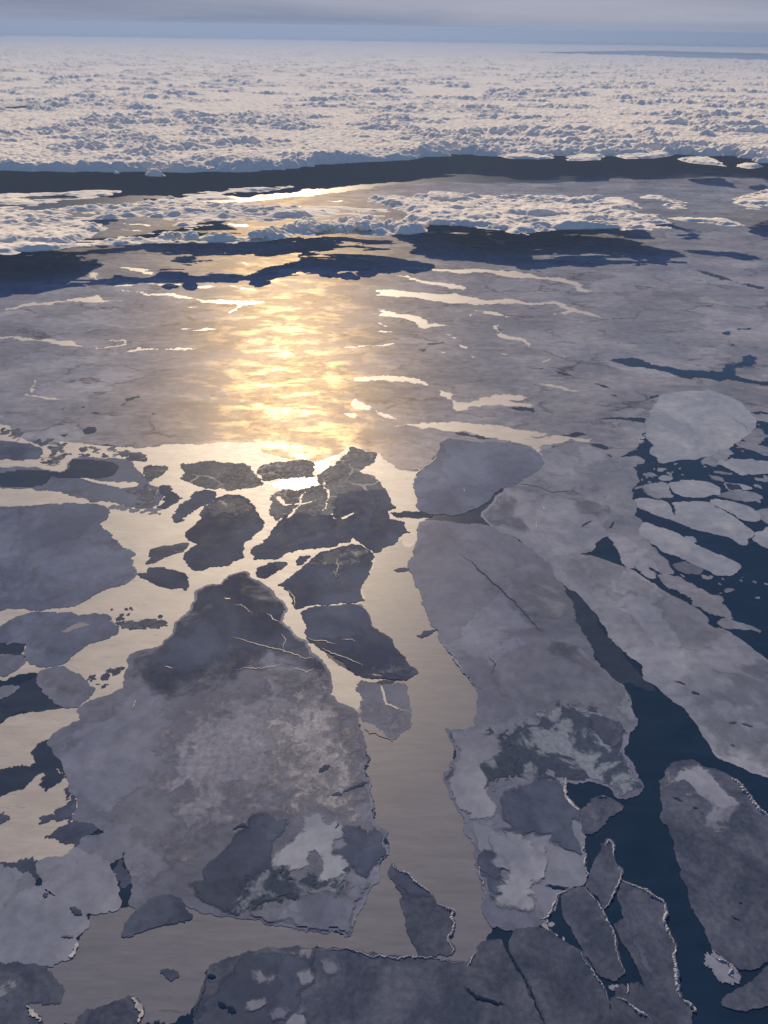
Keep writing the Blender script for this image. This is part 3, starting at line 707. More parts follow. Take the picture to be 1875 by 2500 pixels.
  [('dim_patch', 'grey', 'A3 0,1300 90,1250 250,1150 300,1200 260,1270 330,1320 250,1370 120,1350 180,1480 150,1555 B3 60,20 A3 -70,1500 -120,1440'), ('dim_patch', 'grey', 'A3 440,1330 520,1300 520,1400 480,1410')]),
 ('round pale blue floe at the lower left, touching the beige thin ice', 'pale', 1.4, .05, 'C1 240,540 300,510 400,510 470,450 530,480 680,540 720,640 740,700 757,790 740,827 640,840 540,850 440,800 370,750 280,690 270,620 245,590', []),
 ('grey slab wedged between the round pale blue floe and the huge mauve floe', 'grey', 1.1, .06, 'C1 490,440 520,380 600,365 700,365 760,400 772,500 680,540 560,510', []),
 ('large pale blue floe in the lower left corner region, cut by the left frame edge', 'pale', 1.3, .05, 'C1 -100,560 60,580 200,640 270,720 330,760 440,810 530,860 560,930 500,980 450,1010 480,1040 450,1130 330,1180 240,1160 100,1145 -100,1150',
  [('ridge_line', 'ridge', 'C1 435,1125 455,1110 470,1060 490,1035 500,1060 480,1110 450,1140')]),
 ('dark shoe shaped floe at the lower tip of the huge mauve floe', 'slate', 1.5, .06, 'C1 770,1000 790,920 830,870 880,830 940,770 1000,750 1080,740 1150,770 1170,830 1220,885 1100,920 980,940 920,960 830,1000',
  [('frost_patch', 'grey', 'C1 820,860 900,830 960,770 1030,760 1000,800 900,860')]),
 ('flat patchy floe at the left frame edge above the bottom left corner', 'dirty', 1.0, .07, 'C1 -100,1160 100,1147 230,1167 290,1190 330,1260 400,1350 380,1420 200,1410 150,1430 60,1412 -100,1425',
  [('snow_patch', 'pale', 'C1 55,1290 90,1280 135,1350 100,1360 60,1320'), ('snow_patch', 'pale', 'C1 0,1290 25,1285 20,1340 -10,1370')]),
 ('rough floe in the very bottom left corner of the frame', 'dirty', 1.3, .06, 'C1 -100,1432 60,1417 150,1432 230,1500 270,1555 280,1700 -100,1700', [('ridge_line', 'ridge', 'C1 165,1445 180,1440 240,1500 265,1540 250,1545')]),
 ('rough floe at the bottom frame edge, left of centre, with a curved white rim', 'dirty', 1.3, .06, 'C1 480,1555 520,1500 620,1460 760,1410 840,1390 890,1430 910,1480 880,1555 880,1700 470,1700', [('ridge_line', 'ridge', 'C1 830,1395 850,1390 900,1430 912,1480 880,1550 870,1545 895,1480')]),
 ('tiny dark floe stranded in the beige thin ice near the bottom', 'slate', 1.2, .08, 'C1 1015,1220 1060,1208 1120,1225 1130,1260 1080,1280 1050,1245', []),
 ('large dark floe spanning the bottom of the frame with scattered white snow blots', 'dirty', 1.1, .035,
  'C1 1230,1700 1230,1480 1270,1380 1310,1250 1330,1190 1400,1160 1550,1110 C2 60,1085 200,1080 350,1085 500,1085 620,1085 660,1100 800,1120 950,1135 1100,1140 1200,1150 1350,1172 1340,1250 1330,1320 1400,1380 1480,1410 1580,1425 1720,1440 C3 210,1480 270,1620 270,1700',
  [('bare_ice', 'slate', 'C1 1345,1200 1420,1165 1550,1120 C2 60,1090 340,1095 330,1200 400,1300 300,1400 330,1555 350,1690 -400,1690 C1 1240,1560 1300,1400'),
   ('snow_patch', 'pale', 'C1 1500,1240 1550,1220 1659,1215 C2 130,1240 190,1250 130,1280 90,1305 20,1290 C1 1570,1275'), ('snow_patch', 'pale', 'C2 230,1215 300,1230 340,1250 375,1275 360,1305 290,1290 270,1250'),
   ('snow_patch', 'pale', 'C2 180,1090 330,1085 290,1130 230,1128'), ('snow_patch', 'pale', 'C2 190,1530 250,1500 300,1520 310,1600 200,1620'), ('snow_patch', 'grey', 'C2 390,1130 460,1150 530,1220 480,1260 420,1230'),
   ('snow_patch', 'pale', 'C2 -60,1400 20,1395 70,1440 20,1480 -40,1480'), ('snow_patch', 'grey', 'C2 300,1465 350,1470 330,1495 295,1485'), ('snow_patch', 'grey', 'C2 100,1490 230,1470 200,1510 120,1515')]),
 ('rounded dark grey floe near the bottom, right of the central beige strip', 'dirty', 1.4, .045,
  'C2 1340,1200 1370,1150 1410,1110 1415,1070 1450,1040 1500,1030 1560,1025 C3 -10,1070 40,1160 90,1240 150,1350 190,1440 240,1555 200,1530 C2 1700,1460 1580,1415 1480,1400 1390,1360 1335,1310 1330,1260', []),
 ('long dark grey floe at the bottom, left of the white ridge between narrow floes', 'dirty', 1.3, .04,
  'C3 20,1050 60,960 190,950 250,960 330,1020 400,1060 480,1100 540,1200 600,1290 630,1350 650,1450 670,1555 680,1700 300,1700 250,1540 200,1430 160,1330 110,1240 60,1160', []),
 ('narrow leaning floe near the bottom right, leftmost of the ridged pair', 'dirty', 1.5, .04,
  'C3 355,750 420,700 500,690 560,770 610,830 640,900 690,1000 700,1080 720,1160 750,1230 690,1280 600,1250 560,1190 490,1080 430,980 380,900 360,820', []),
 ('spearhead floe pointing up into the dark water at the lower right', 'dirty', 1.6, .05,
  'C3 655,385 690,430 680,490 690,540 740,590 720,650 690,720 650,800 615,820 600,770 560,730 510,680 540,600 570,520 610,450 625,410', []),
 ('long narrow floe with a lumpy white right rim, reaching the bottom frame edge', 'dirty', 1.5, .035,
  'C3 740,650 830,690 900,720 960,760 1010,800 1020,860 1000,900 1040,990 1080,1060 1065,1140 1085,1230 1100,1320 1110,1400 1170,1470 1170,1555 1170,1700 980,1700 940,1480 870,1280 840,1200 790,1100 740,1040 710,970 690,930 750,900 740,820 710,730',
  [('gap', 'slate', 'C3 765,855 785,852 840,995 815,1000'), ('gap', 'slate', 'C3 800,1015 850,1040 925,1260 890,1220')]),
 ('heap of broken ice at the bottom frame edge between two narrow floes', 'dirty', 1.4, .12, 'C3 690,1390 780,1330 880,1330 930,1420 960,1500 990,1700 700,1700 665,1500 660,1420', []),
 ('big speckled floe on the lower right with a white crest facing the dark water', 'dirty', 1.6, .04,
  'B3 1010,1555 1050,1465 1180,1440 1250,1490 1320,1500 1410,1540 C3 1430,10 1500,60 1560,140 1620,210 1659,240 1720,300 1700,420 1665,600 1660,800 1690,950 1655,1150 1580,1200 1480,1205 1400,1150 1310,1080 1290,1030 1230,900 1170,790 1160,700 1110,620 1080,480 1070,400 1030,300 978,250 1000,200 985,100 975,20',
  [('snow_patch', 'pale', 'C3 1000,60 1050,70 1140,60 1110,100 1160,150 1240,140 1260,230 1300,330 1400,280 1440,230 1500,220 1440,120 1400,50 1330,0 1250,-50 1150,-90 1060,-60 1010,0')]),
 ('crumbled knot of brash ice at the lower end of the big speckled floe', 'pale', 1.5, .13, 'C3 1270,1130 1320,1090 1400,1150 1440,1210 1470,1285 1400,1280 1330,1240', []),
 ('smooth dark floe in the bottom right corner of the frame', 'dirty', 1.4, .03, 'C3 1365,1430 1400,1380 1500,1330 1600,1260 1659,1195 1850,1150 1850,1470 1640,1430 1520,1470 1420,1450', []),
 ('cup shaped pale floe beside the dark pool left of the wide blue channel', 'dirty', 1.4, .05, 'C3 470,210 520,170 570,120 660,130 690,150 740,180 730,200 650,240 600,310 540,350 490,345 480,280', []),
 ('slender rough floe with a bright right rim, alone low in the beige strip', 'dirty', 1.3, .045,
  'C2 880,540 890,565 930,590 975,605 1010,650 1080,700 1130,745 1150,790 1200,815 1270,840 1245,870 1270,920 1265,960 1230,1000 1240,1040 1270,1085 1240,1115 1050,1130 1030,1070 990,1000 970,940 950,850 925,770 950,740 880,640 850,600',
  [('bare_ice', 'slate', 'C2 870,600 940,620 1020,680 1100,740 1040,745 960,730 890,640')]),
]
# ridges of piled ice: floe label start -> lines (width m, height m)
RIDGES = [
 ('slender rough floe', 'C2 878,525 885,565 930,592 975,605 1010,650 1080,700 1130,745', 26, 9), ('slender rough floe', 'C2 1150,790 1200,815 1270,842 1250,870 1268,920 1262,960 1225,1005 1235,1040 1265,1085 1240,1112', 34, 10),
 ('long narrow floe with a lumpy', 'C3 735,645 830,690 900,720 960,760 1005,795 1015,860 1000,900 1035,990 1075,1060', 40, 14), ('long narrow floe with a lumpy', 'C3 1075,1060 1060,1140 1080,1230 1095,1320 1105,1390', 44, 14),
 ('narrow leaning', 'C3 500,690 560,770 610,830 640,890 690,1000 700,1080 720,1160 750,1225', 22, 8), ('big speckled', 'C3 1410,-10 1500,60 1560,140 1620,210 1665,245 1700,300', 55, 15),
 ('spearhead', 'C3 690,535 735,590 720,650 690,720 650,800 620,828', 20, 8), ('spearhead', 'C3 630,430 655,392 685,430 680,490', 26, 8),
 ('long dark grey floe at the bottom', 'C3 480,1100 540,1200 600,1290 630,1340 645,1400', 16, 6), ('long grey floe right', 'C3 485,380 495,470 502,560 500,660', 24, 8), ('long grey floe right', 'C3 410,695 330,735 300,800 265,880 200,900', 18, 6), ('long grey floe right', 'C3 372,0 378,60 375,110 430,170', 18, 7),
 ('large dark floe spanning', 'C2 400,1085 620,1087 660,1102 800,1122 950,1137 1100,1142 1200,1152 1340,1172', 16, 5), ('cup shaped', 'C3 570,120 610,117 655,130', 14, 6), ('long grey floe right', 'C2 1400,480 1430,620 1465,740 1455,790', 16, 6),
 ('huge mauve', 'C2 600,995 622,940 640,868', 16, 6), ('huge mauve', 'C2 730,0 735,100 755,250', 12, 5), ('rounded dark grey', 'C2 1350,1200 1375,1150 1410,1105 1412,1085', 14, 5), ('crumbled knot', 'C3 1300,1120 1340,1150 1400,1160 1430,1210 1410,1240 1465,1280', 26, 10),
 ('heap of broken', 'C3 700,1390 760,1410 800,1440 840,1480 900,1510 930,1545', 26, 10), ('heap of broken', 'C3 770,1300 775,1340 765,1365', 22, 9), ('long narrow floe with a lumpy', 'C3 1120,1400 1170,1440 1200,1475 1175,1480', 36, 12),
 ('long grey floe right', 'B2 1185,690 1245,765 1310,865 1370,935 1430,985 1480,1010', 22, 7), ('long grey floe right', 'B3 740,970 785,1070 800,1100', 14, 5),
]

# thin fractures on the floes: floe label start, material, line, width in m
CRACKS = [
 ('huge mauve', 'lead', 'B1 1470,665 1560,690 B2 0,702 110,732 180,748 320,802 400,800', 14), ('huge mauve', 'lead', 'B2 175,640 195,700 180,745', 10), ('huge mauve', 'lead', 'B2 -120,868 0,862 100,855 180,832', 10),
 ('huge mauve', 'lead', 'B2 250,860 330,890 380,860', 12), ('huge mauve', 'lead', 'B2 80,510 170,570', 12), ('large smooth dark', 'lead', 'B2 340,668 430,685 520,705', 12), ('large smooth dark', 'lead', 'B2 430,735 500,770 600,805 690,845', 14),
 ('large smooth dark', 'lead', 'B2 550,680 620,680 645,695', 12), ('dark rounded floe west', 'lead', 'B2 510,160 530,230 520,290', 9), ('dark rounded floe west', 'lead', 'B2 215,365 245,400 260,470', 14), ('wide smooth', 'lead', 'A2 1320,1278 1335,1300', 12),
 ('wide smooth', 'lead', 'A2 985,1170 1030,1150 1052,1165 1020,1210', 16), ('wide smooth', 'lead', 'A2 1060,1150 1110,1125 1150,1062', 14), ('big dark floe with', 'lead', 'B1 1420,420 1460,425', 20),
 ('huge mauve', 'lead', 'B1 1420,415 1460,422', 20), ('huge mauve', 'lead', 'B1 1480,465 1530,460 1600,515', 10), ('huge mauve', 'lead', 'B1 835,1120 860,1060', 16), ('huge mauve', 'lead', 'B1 1040,850 1095,865', 14),
 ('long grey floe right', 'slate', 'B2 1300,140 1410,225 1560,360 1659,460 B3 120,520 240,640', 22), ('long grey floe right', 'slate', 'B2 1480,780 1530,840 1510,900', 12),
 ('large dark floe spanning', 'water', 'C2 1330,1325 1390,1370 1480,1405 1585,1428', 26), ('rounded dark grey', 'water', 'C3 -20,1030 20,1110 70,1190 130,1290 180,1400 240,1560', 26), ('long dark grey floe at the bottom', 'slate', 'C3 20,1075 80,1190 140,1300 200,1420 250,1560', 30),
 ('great round', 'grey', 'A3 1400,820 1500,870 1530,915', 14), ('mottled grey', 'grey', 'A3 0,1240 180,1260 300,1300 420,1290 520,1330', 26), ('mottled grey', 'lead', 'A3 240,1390 245,1415', 22), ('mottled grey', 'lead', 'A3 190,1480 195,1530', 18),
 ('mottled grey', 'thindark', 'A3 470,1520 540,1480', 26), ('mottled grey', 'thindark', 'A3 650,1530 680,1485', 26), ('big speckled', 'slate', 'C3 1420,870 1480,905', 18), ('big speckled', 'slate', 'C3 1050,115 1120,145', 26),
 ('big speckled', 'slate', 'C3 1180,190 1215,188', 24), ('big speckled', 'slate', 'C3 1470,785 1495,790', 24), ('pale diagonal', 'slate', 'B3 1170,1010 1225,1025', 40), ('pale diagonal', 'slate', 'B3 1410,1205 1460,1200', 36), ('pale diagonal', 'slate', 'B3 1490,1210 1560,1228', 36),
 ('pale diagonal', 'slate', 'B3 1060,940 1140,965', 20), ('pale diagonal', 'slate', 'B3 1420,1345 1450,1352', 24), ('long grey floe right', 'slate', 'C3 225,268 300,280', 40), ('long grey floe right', 'slate', 'C3 0,155 100,165 150,180', 36), ('long grey floe right', 'slate', 'C3 170,150 240,168', 36),
 ('long grey floe right', 'water', 'C3 245,680 330,690 400,695', 26), ('huge mauve', 'slate', 'C2 490,110 560,105', 50), ('huge mauve', 'slate', 'C2 560,90 650,50 725,20', 36), ('huge mauve', 'slate', 'B2 410,1520 480,1475', 70), ('huge mauve', 'slate', 'C2 480,680 530,690', 46),
 ('huge mauve', 'water', 'C2 525,285 535,300 510,320', 16), ('huge mauve', 'slate', 'C1 1470,325 1540,295 1580,320', 36), ('large pale blue', 'slate', 'C1 275,735 300,750', 60), ('large pale blue', 'slate', 'C1 440,820 520,865', 46), ('large pale blue', 'grey', 'C1 385,1005 470,1005', 24),
 ('large dark floe spanning', 'water', 'C1 1310,1255 1370,1255', 36), ('large dark floe spanning', 'water', 'C1 1380,1420 1440,1450', 50), ('large dark floe spanning', 'water', 'C1 1440,1450 1490,1490', 46), ('large dark floe spanning', 'slate', 'C1 1230,1500 1270,1370 1310,1240', 20),
]
# zones of brash: outline, count, size range in m, materials
BRASH = [
 ('A1 0,880 90,890 170,970 420,985 450,1050 440,1150 260,1150 260,1100 300,1030 180,985 60,960 -20,930', 46, 70, 260, 'small slate brash fragment in the cream water at the upper left margin', 'veined'),
 ('A1 480,1010 720,1015 760,1045 900,1090 880,1100 700,1075 480,1075', 34, 60, 210, 'small grey brash fragment strung along the lower pack edge, upper left', 'veined'),
 ('A1 690,1375 900,1400 1060,1405 1080,1430 940,1460 800,1420 700,1400', 26, 50, 170, 'small grey brash fragment in the cream channel below the slate floes', 'grey'),
 ('B1 700,470 760,460 1060,540 1080,600 900,610 740,580', 16, 40, 130, 'small grey brash fragment in the middle of the wide cream channel', 'slate'),
 ('B1 550,900 660,900 740,830 780,850 720,900 650,1000 560,960', 16, 40, 120, 'small slate brash fragment in the lower throat of the cream channel', 'slate'),
 ('C1 400,50 450,60 500,140 460,280 430,270 440,180', 18, 30, 90, 'small dark brash fragment along the left rim of the huge mauve floe', 'slate'),
 ('C1 680,540 800,540 830,650 760,690 700,600', 8, 60, 150, 'small dark shard in the gap right of the round pale blue floe', 'slate'),
 ('C3 690,1290 900,1340 940,1480 860,1540 700,1420 640,1340', 18, 40, 110, 'small grey rubble block among the narrow floes at the bottom', 'pale'),
 ('C3 1280,1110 1400,1130 1480,1280 1400,1290 1300,1230', 12, 40, 110, 'small pale rubble block in the knot of brash at the lower right', 'pale'),
 ('C3 190,860 300,860 400,1050 330,1020 210,940', 12, 30, 90, 'small pale rubble block in the cracked corner left of the leaning floe', 'pale'),
 ('A3 800,1190 900,1200 960,1290 860,1300 800,1240', 8, 60, 160, 'small pale fragment at the left end of the dark blue channel, upper right', 'pale'),
 ('A3 850,1150 1000,1120 1300,1120 1480,1200 1659,1190 1659,1400 1500,1330 1560,1260 1380,1235 1200,1215 1000,1230 880,1210', 22, 50, 260, 'small thin pale sliver in the dark blue water below the round floe', 'pale'),
 ('B3 700,20 900,120 1060,260 1290,390 1450,560 1600,700 1659,700 1659,150 1500,100 1480,300 1240,280 1080,190 900,40', 16, 40, 170, 'small pale sliver in the dark blue water beside the tapering floes', 'pale'),
 ('A3 1380,1030 1659,1080 1659,900 1600,860 1480,980', 10, 50, 180, 'small thin pale sliver at the right edge beside the round floe', 'pale'),
]

pack = sheet('pack_ice', trace(PACK), .8, M['pack'], amp=.05)
for nm, z, m, amp, s in SHEETS:
    sheet(nm, trace(s), z, M[m], amp=amp)
for i, (s, m) in enumerate(LEADS):
    sheet('water_lead', trace(s), 1.3 + .03 * (i % 7), M[m], amp=.07)

GROUP = 'ice floes drifting in the broken pack'
PART_Z = .6
floe_objs = []
for i, (label, m, top, amp, s, parts) in enumerate(FLOES):
    pts = roughen(grow(trace(s), 1.5 if m in ('slate', 'veined') else 5.0 if m in ('pale', 'snow') else 2.6), amp, fine=1.6)
    fl = slab('ice_floe', pts, -.4, 2 * top + .01 * i, M[m])
    tag(fl, label, 'ice floe', GROUP)
    PARENT_POLY[fl.name] = pts
    floe_objs.append((label, fl, 2 * top + .01 * i))
    k = 0
    for kind, pm, ps in parts:
        if ps is None:
            continue
        k += 1
        zz = 2 * top + .01 * i + PART_Z + .5 * k
        if kind in ('crack', 'gap', 'melt_pool'):
            slab(kind, roughen(trace(ps), .05, fine=1.6), 2 * top + .01 * i - .1, zz, M[pm], fl)
        elif kind == 'ridge_line':
            slab(kind, roughen(trace(ps), .08, fine=1.6), 2 * top + .01 * i - .1, zz + 3, M[pm], fl)
        else:
            soft = kind in ('snow_cover', 'pale_sheet', 'bright_snow', 'dirty_ice', 'pale_snow', 'dim_patch', 'dark_streak', 'bare_ice_cover')
            drift(kind, trace(ps), zz, M.get(pm + ('_cover' if soft else '_patch'), M[pm]), fl, 95. if soft else 30.)
ROOT = {l: (f, z) for l, f, z in floe_objs}
def floe_of(start):
    for l, f, z in floe_objs:
        if l.startswith(start):
            return f, z
for start, s, w, h in RIDGES:
    fl, z = floe_of(start)
    line = roughen(trace(s, False), .035, closed=False, fine=2.2)
    berm('pressure_ridge', line, w * .55, h * .6 + 3, z, M['ridge'], fl)
for start, m, s, w in CRACKS:
    fl, z = floe_of(start)
    line = roughen(trace(s, False), .035, closed=False, fine=2.0)
    berm('crack', line, w * .6, .5, z + 4.2, M[m], fl)
for zi, (zone, cnt, s0, s1, label, m) in enumerate(BRASH):
    zp = trace(zone)
    Z_ = np.array(zp)
    done = 0
    for _ in range(4000):
        if done >= cnt:
            break
        x, y = rng.uniform(Z_[:, 0].min(), Z_[:, 0].max()), rng.uniform(Z_[:, 1].min(), Z_[:, 1].max())
        if poly_dist(np.array([x]), np.array([y]), zp)[0] < 0:
            continue
        r_ = s0 + (s1 - s0) * rng.random() ** 2.2
        a0, asp = rng.uniform(0, 6.3), rng.uniform(.35, .8)
        pts = []
        for k_ in range(7):
            a = k_ / 7 * 6.283 + rng.uniform(-.3, .3)
            q = r_ * .5 * rng.uniform(.7, 1.15)
            ax, ay = q * math.cos(a), q * math.sin(a) * asp
            pts.append((x + ax * math.cos(a0) - ay * math.sin(a0), y + ax * math.sin(a0) + ay * math.cos(a0)))
        b_ = slab('ice_fragment', roughen(pts, .08, fine=1.2), .1, 1.6 + .01 * done + .03 * zi, M[m])
        tag(b_, label, 'ice fragment', label[6:])
        done += 1

# ------------------------------------------------------------------ clouds: heaped height fields well below the camera
def cloud_mat():
    m, nt = nodes('cloud')
    p = add(nt, 'ShaderNodeBsdfPrincipled')
    p.inputs['Base Color'].default_value = (.98, .85, .75, 1)
    p.inputs['Roughness'].default_value = 1.0
    p.inputs['Specular IOR Level'].default_value = 0
    p.inputs['Subsurface Weight'].default_value = 1.0
    p.inputs['Subsurface Radius'].default_value = (1.0, 1.0, 1.0)
    p.inputs['Subsurface Scale'].default_value = 18.0
    o = add(nt, 'ShaderNodeOutputMaterial')
    nt.links.new(p.outputs[0], o.inputs[0])
    return m
M['cloud'] = cloud_mat()

BASE = 600.0
# the deck: its near edge traced, then fanning out to the horizon
edge = [ground(u, v, BASE) for u, v in px('E1 -300,735 0,735 300,745 620,742 800,752 900,735 1100,745 1250,730 1400,715 1659,700 E2 100,690 300,672 540,680 740,672 1000,668 1200,655 1400,660 1659,690 2000,700')]
ex, ey = np.array([p[0] / p[1] for p in edge]), np.array([p[1] for p in edge])
o_ = np.argsort(ex)
tx = np.linspace(-.66, .66, 1250)
ye = np.interp(tx, ex[o_], ey[o_])
ds, d = [], min(ey) - 1200
while d < 425000:
    ds.append(d)
    d += 48.0 * (d / 30000.0) ** 1.6
ds = np.array(ds)
X = tx[None, :] * ds[:, None]
Y = np.repeat(ds[:, None], len(tx), 1)
E = Y - ye[None, :] + (fbm(X / 3800., Y / 1500., 3, 6) - .53) * 5200 + (fbm(X / 800., Y / 500., 9, 3) - .5) * 1500
for hole in ('E2 500,227 800,222 1150,217 1659,230 1900,238 1900,276 1659,264 1350,255 1000,240 750,234', 'E1 -200,470 0,462 120,454 250,452 345,460 200,471 0,481 -200,486', 'E2 420,180 560,177 720,184 600,189'):
    E = np.minimum(E, -poly_dist(X, Y, [ground(u_, v_, BASE) for u_, v_ in px(hole)]) * .5 + (fbm(X / 1500., Y / 3000., 5, 3) - .5) * 900)
m = np.sqrt(np.clip(E / 800., 0, 1))
wx = X + 240 * (fbm(X / 500., Y / 500., 51, 3) - .5)
wy = Y + 240 * (fbm(X / 500., Y / 500., 61, 3) - .5)
big = fbm(X / 9000., Y / 5200., 11, 4)
tall = np.clip((fbm(X / 3000., Y / 1900., 21, 4) - .505) * 4.5, 0, 1)
tall = np.maximum(tall, .75 * np.exp(-((E - 900) / 1100.) ** 2) * np.clip(fbm(X / 2500., Y / 2500., 27, 3) * 3 - .8, 0, 1))
Z = 60 + 110 * big + (30 + 250 * tall) * heaps(wx, wy, 600., 31) + (58 + 90 * tall) * heaps(wx, wy, 240., 35) + (30 + 20 * tall) * heaps(wx, wy, 135., 39) + 14 * fbm(X / 90., Y / 90., 43, 3)
Z = m * Z
deck = grid_mesh('cloud_deck', X, Y, BASE + Z - 30, m > .01, M['cloud'])
tag(deck, kind='stuff')

def bank(name, label, outline, seed, height, soft=500., cover=.35, thin=.0, big=700., step=30., ragged=900.):
    poly = [ground(u, v, BASE) for u, v in px(outline)]
    P = np.array(poly)
    x0, y0 = P.min(0) - 850
    x1, y1 = P.max(0) + 850
    X, Y = np.meshgrid(np.arange(x0, x1, step), np.arange(y0, y1, step * 1.2))
    D = poly_dist(X, Y, poly) + (fbm(X / 1700., Y / 900., seed, 6) - .52) * ragged * 3.2
    D = np.where(poly_dist(X, Y, poly) < -800, -1, D)
    mk = np.clip(D / soft, 0, 1)
    hole = np.clip((fbm(X / 2000., Y / 900., seed + 7, 6) - thin - .03) * 6, 0, 1)
    mk = mk * mk * (3 - 2 * mk) * hole
    wx = X + 200 * (fbm(X / 450., Y / 450., seed + 1, 3) - .5)
    wy = Y + 200 * (fbm(X / 450., Y / 450., seed + 2, 3) - .5)
    Z = .22 + .36 * heaps(wx, wy, big, seed + 3) + .24 * heaps(wx, wy, big * .45, seed + 4) + .14 * heaps(wx, wy, big * .2, seed + 5) + .09 * fbm(X / 80., Y / 80., seed + 6, 3)
    Z = mk * Z * height * .72
    o = grid_mesh(name, X, Y, BASE + Z, mk > .02, M['cloud'])
    return tag(o, label, 'cloud', 'clouds floating below the plane')

bank('cloud_bank', 'broad pale cloud bank at the left, directly below the dark strip of sea', 'D1 -260,215 60,190 300,195 500,180 700,172 950,188 1150,180 1320,215 1150,250 900,262 700,255 560,252 520,275 480,330 330,347 100,338 -260,350', 101, 300, thin=.33)
bank('cloud_bank', 'long bright cloud bank right of centre, dappled on top', 'D2 -40,150 120,165 300,140 600,150 860,160 1000,205 1180,238 1320,275 1250,292 1000,287 700,292 500,282 400,272 200,268 50,220', 131, 300, thin=.30)
bank('cloud_bank', 'small bright cloud patch on the upper right of the long bank', 'D2 870,138 1000,150 1140,180 1130,198 1000,192 900,168', 151, 160, thin=.1, soft=300, ragged=450)
bank('cloud_bank', 'thin white cloud patch farther right, slanting down', 'D2 1070,125 1200,130 1310,155 1380,212 1280,205 1160,165', 161, 150, thin=.25, soft=300)
bank('cloud_bank', 'low wispy cloud strip trailing off the right end of the long bank', 'D2 1190,225 1400,232 1540,256 1480,268 1330,255', 171, 140, thin=.25, soft=300)
bank('cloud_bank', 'bright cloud patch at the right frame edge', 'D2 1510,165 1659,135 1850,135 1850,215 1650,205', 181, 190, thin=.2, soft=300)
bank('cloud_streak', 'ragged white streak of cloud over the dark sea, centre left', 'D1 680,168 850,122 1000,108 1270,92 1275,114 1000,142 850,158 730,178', 191, 120, thin=.36, soft=250, ragged=600)
bank('cloud_streak', 'ragged white cloud streak over the dark sea at the left edge', 'D1 -150,130 100,126 230,112 540,112 440,152 280,165 100,178 -150,188', 201, 120, thin=.40, soft=250, ragged=600)
for n_, s_ in (('leftmost of the white cloud scraps just in front of the deck, on the right', 'E2 500,672 620,650 740,668 690,688 560,686'), ('long white cloud scrap just in front of the deck, right of centre', 'E2 770,675 880,655 985,670 950,692 800,692'),
               ('flat white cloud scrap tucked under the dark deck edge on the right', 'E2 1000,672 1200,650 1320,658 1180,682 1040,688'), ('white cloud scrap hanging in front of the deck, nearer the right edge', 'E2 1265,682 1400,678 1495,702 1470,716 1320,702'), ('smallest white cloud scrap, at the far right of the deck front', 'E2 1525,718 1580,700 1630,718 1590,728')):
    bank('cloud_scrap', n_, s_, 211 + len(n_), 170, thin=.1, soft=250, ragged=300)
def puff(t_, x_, y_, r_, seed):
    u, v = px('%s %g,%g' % (t_, x_, y_))[0]
    gx_, gy_ = ground(u, v, BASE + 150)
    R_ = r_ * K2 * pixel_size((gx_, gy_)) * .62
    q = random.Random(seed)
    bm = bmesh.new()
    for i in range(9):
        s_ = R_ * (1.0 if i == 0 else q.uniform(.35, .75))
        a_, e_ = q.uniform(0, 6.28), R_ * q.uniform(.5, 1.15)
        c_ = Vector((0, 0, 0)) if i == 0 else Vector((math.cos(a_) * e_ * 1.25, math.sin(a_) * e_, q.uniform(-.35, .35) * R_))
        new = bmesh.ops.create_icosphere(bm, subdivisions=4, radius=1.0)['verts']
        N = np.array([w.co[:] for w in new])
        D = np.zeros(len(N))
        for k_, am in ((2.2, .30), (5., .16), (11., .08)):
            D += am * (vnoise(N[:, 0] * k_ + N[:, 2] * k_ * .7 + i * 9, N[:, 1] * k_ + N[:, 2] * k_ * .6, seed + i) - .3)
        for w, dd in zip(new, D):
            n_ = w.co.copy() * (1 + dd)
            w.co = c_ + Vector((n_.x, n_.y, max(n_.z, -.45) * .8)) * s_
    me = bpy.data.meshes.new('cumulus_puff')
    for f in bm.faces:
        f.smooth = True
    bm.to_mesh(me)
    bm.free()
    me.materials.append(M['cloud'])
    o = bpy.data.objects.new('cumulus_puff', me)
    o.location = (gx_, gy_, BASE + 150)
    tag(link(o), 'dark undersided cumulus puff in the row below the cloud banks', 'cloud', 'clouds floating below the plane')

bank('cloud_bank', 'row of dark sided cumulus heaps trailing right of the left cloud bank', 'D1 470,335 600,290 800,300 1000,300 1080,330 980,338 700,340', 231, 420, soft=420, thin=.30, big=520, ragged=500, step=24.)
bank('cloud_bank', 'thick knot of dark cumulus heaps above the sun glitter', 'D1 1040,325 1120,290 1200,262 1300,240 1480,250 1660,240 1720,268 1650,298 1500,310 1300,318 1150,335', 241, 460, soft=420, thin=.30, big=560, ragged=500, step=24.)
bank('cloud_bank', 'faint thin veil of cloud joining the left bank and the long bank', 'D1 880,190 1150,178 1400,190 1659,180 D2 100,165 60,240 0,250 D1 1500,232 1250,235 1000,262 860,262', 251, 130, soft=500, thin=.44, ragged=900)
bank('cloud_bank', 'small pair of dark cumulus heaps left of the long bank', 'D2 -40,290 0,255 60,262 130,262 165,290 100,302', 261, 420, soft=380, thin=-1, big=520, ragged=300, step=24.)
bank('cloud_bank', 'broken low cloud scraps at the far left, nearest of the clouds', 'D1 -200,340 100,335 330,340 560,335 560,352 300,372 100,380 -200,372', 271, 200, soft=380, thin=.42, ragged=700)
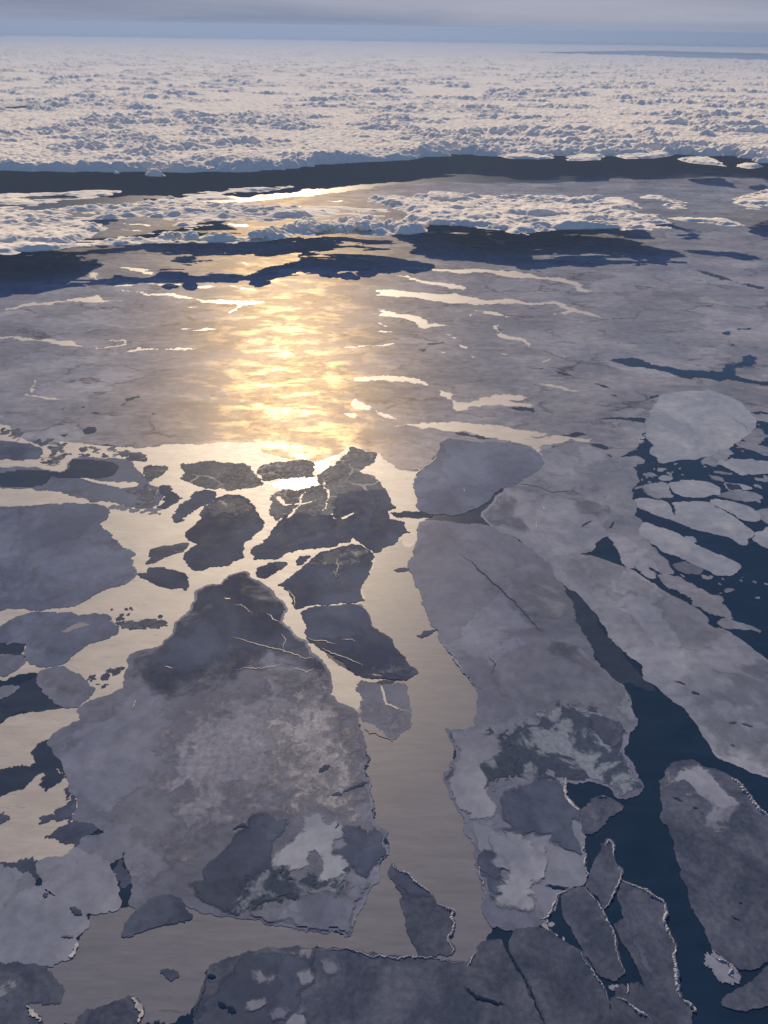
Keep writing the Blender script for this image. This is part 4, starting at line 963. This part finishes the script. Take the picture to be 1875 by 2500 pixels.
for k, (t_, x_, y_, r_) in enumerate((('D1', 738, 312, 30), ('D1', 825, 312, 40), ('D1', 1400, 275, 36), ('D1', 1470, 280, 42), ('D1', 1560, 272, 40), ('D1', 1110, 305, 38))):
    puff(t_, x_, y_, r_, 301 + 9 * k)
# high grey layer beyond the horizon
gx_ = np.linspace(-1, 1, 60)
gy_ = np.concatenate([np.linspace(372000., 440000., 50), np.linspace(440400., 444000., 10)])
gz_ = np.concatenate([np.linspace(ALT + 17500, ALT + 500, 50), np.linspace(ALT + 300, 0, 10)])
XX, YY = gx_[None, :] * gy_[:, None] * .9, np.repeat(gy_[:, None], 60, 1)
ZZ = np.repeat(gz_[:, None], 60, 1) + (fbm(XX / 200000., YY / 30000., 71, 4) - .5) * 900
mh, nt = nodes('high_cloud')
hc = noise(nt, world_pos(nt, (1, 5, 1)), 1 / 260000., 5, .55, .3)
hd = add(nt, 'ShaderNodeBsdfTranslucent')
nt.links.new(ramp(nt, hc, [(.35, (.17, .235, .39)), (.65, (.28, .345, .50))]), hd.inputs[0])
ho = add(nt, 'ShaderNodeOutputMaterial')
nt.links.new(hd.outputs[0], ho.inputs[0])
tag(grid_mesh('high_cloud_layer', XX, YY, ZZ, np.ones_like(XX, bool), mh), kind='stuff')

# ------------------------------------------------------------------ the air
hz = nodes('haze')
HZ_M, nt = hz
pv = add(nt, 'ShaderNodeVolumePrincipled')
pv.inputs['Density'].default_value = 0.68e-5
pv.inputs['Color'].default_value = (.185, .275, .48, 1)
pv.inputs['Anisotropy'].default_value = .35
o_ = add(nt, 'ShaderNodeOutputMaterial')
nt.links.new(pv.outputs[0], o_.inputs['Volume'])
L_, B_, T_ = FAR * 1.5, -3.0, ALT + 300
v_ = [(x, y, z) for z in (B_, T_) for x, y in ((-L_, -8000), (L_, -8000), (L_, 437000.), (-L_, 437000.))]
me = bpy.data.meshes.new('haze')
me.from_pydata(v_, [], [(3, 2, 1, 0), (4, 5, 6, 7), (0, 1, 5, 4), (1, 2, 6, 5), (2, 3, 7, 6), (3, 0, 4, 7)])
me.materials.append(HZ_M)
tag(link(bpy.data.objects.new('haze', me)), kind='stuff')
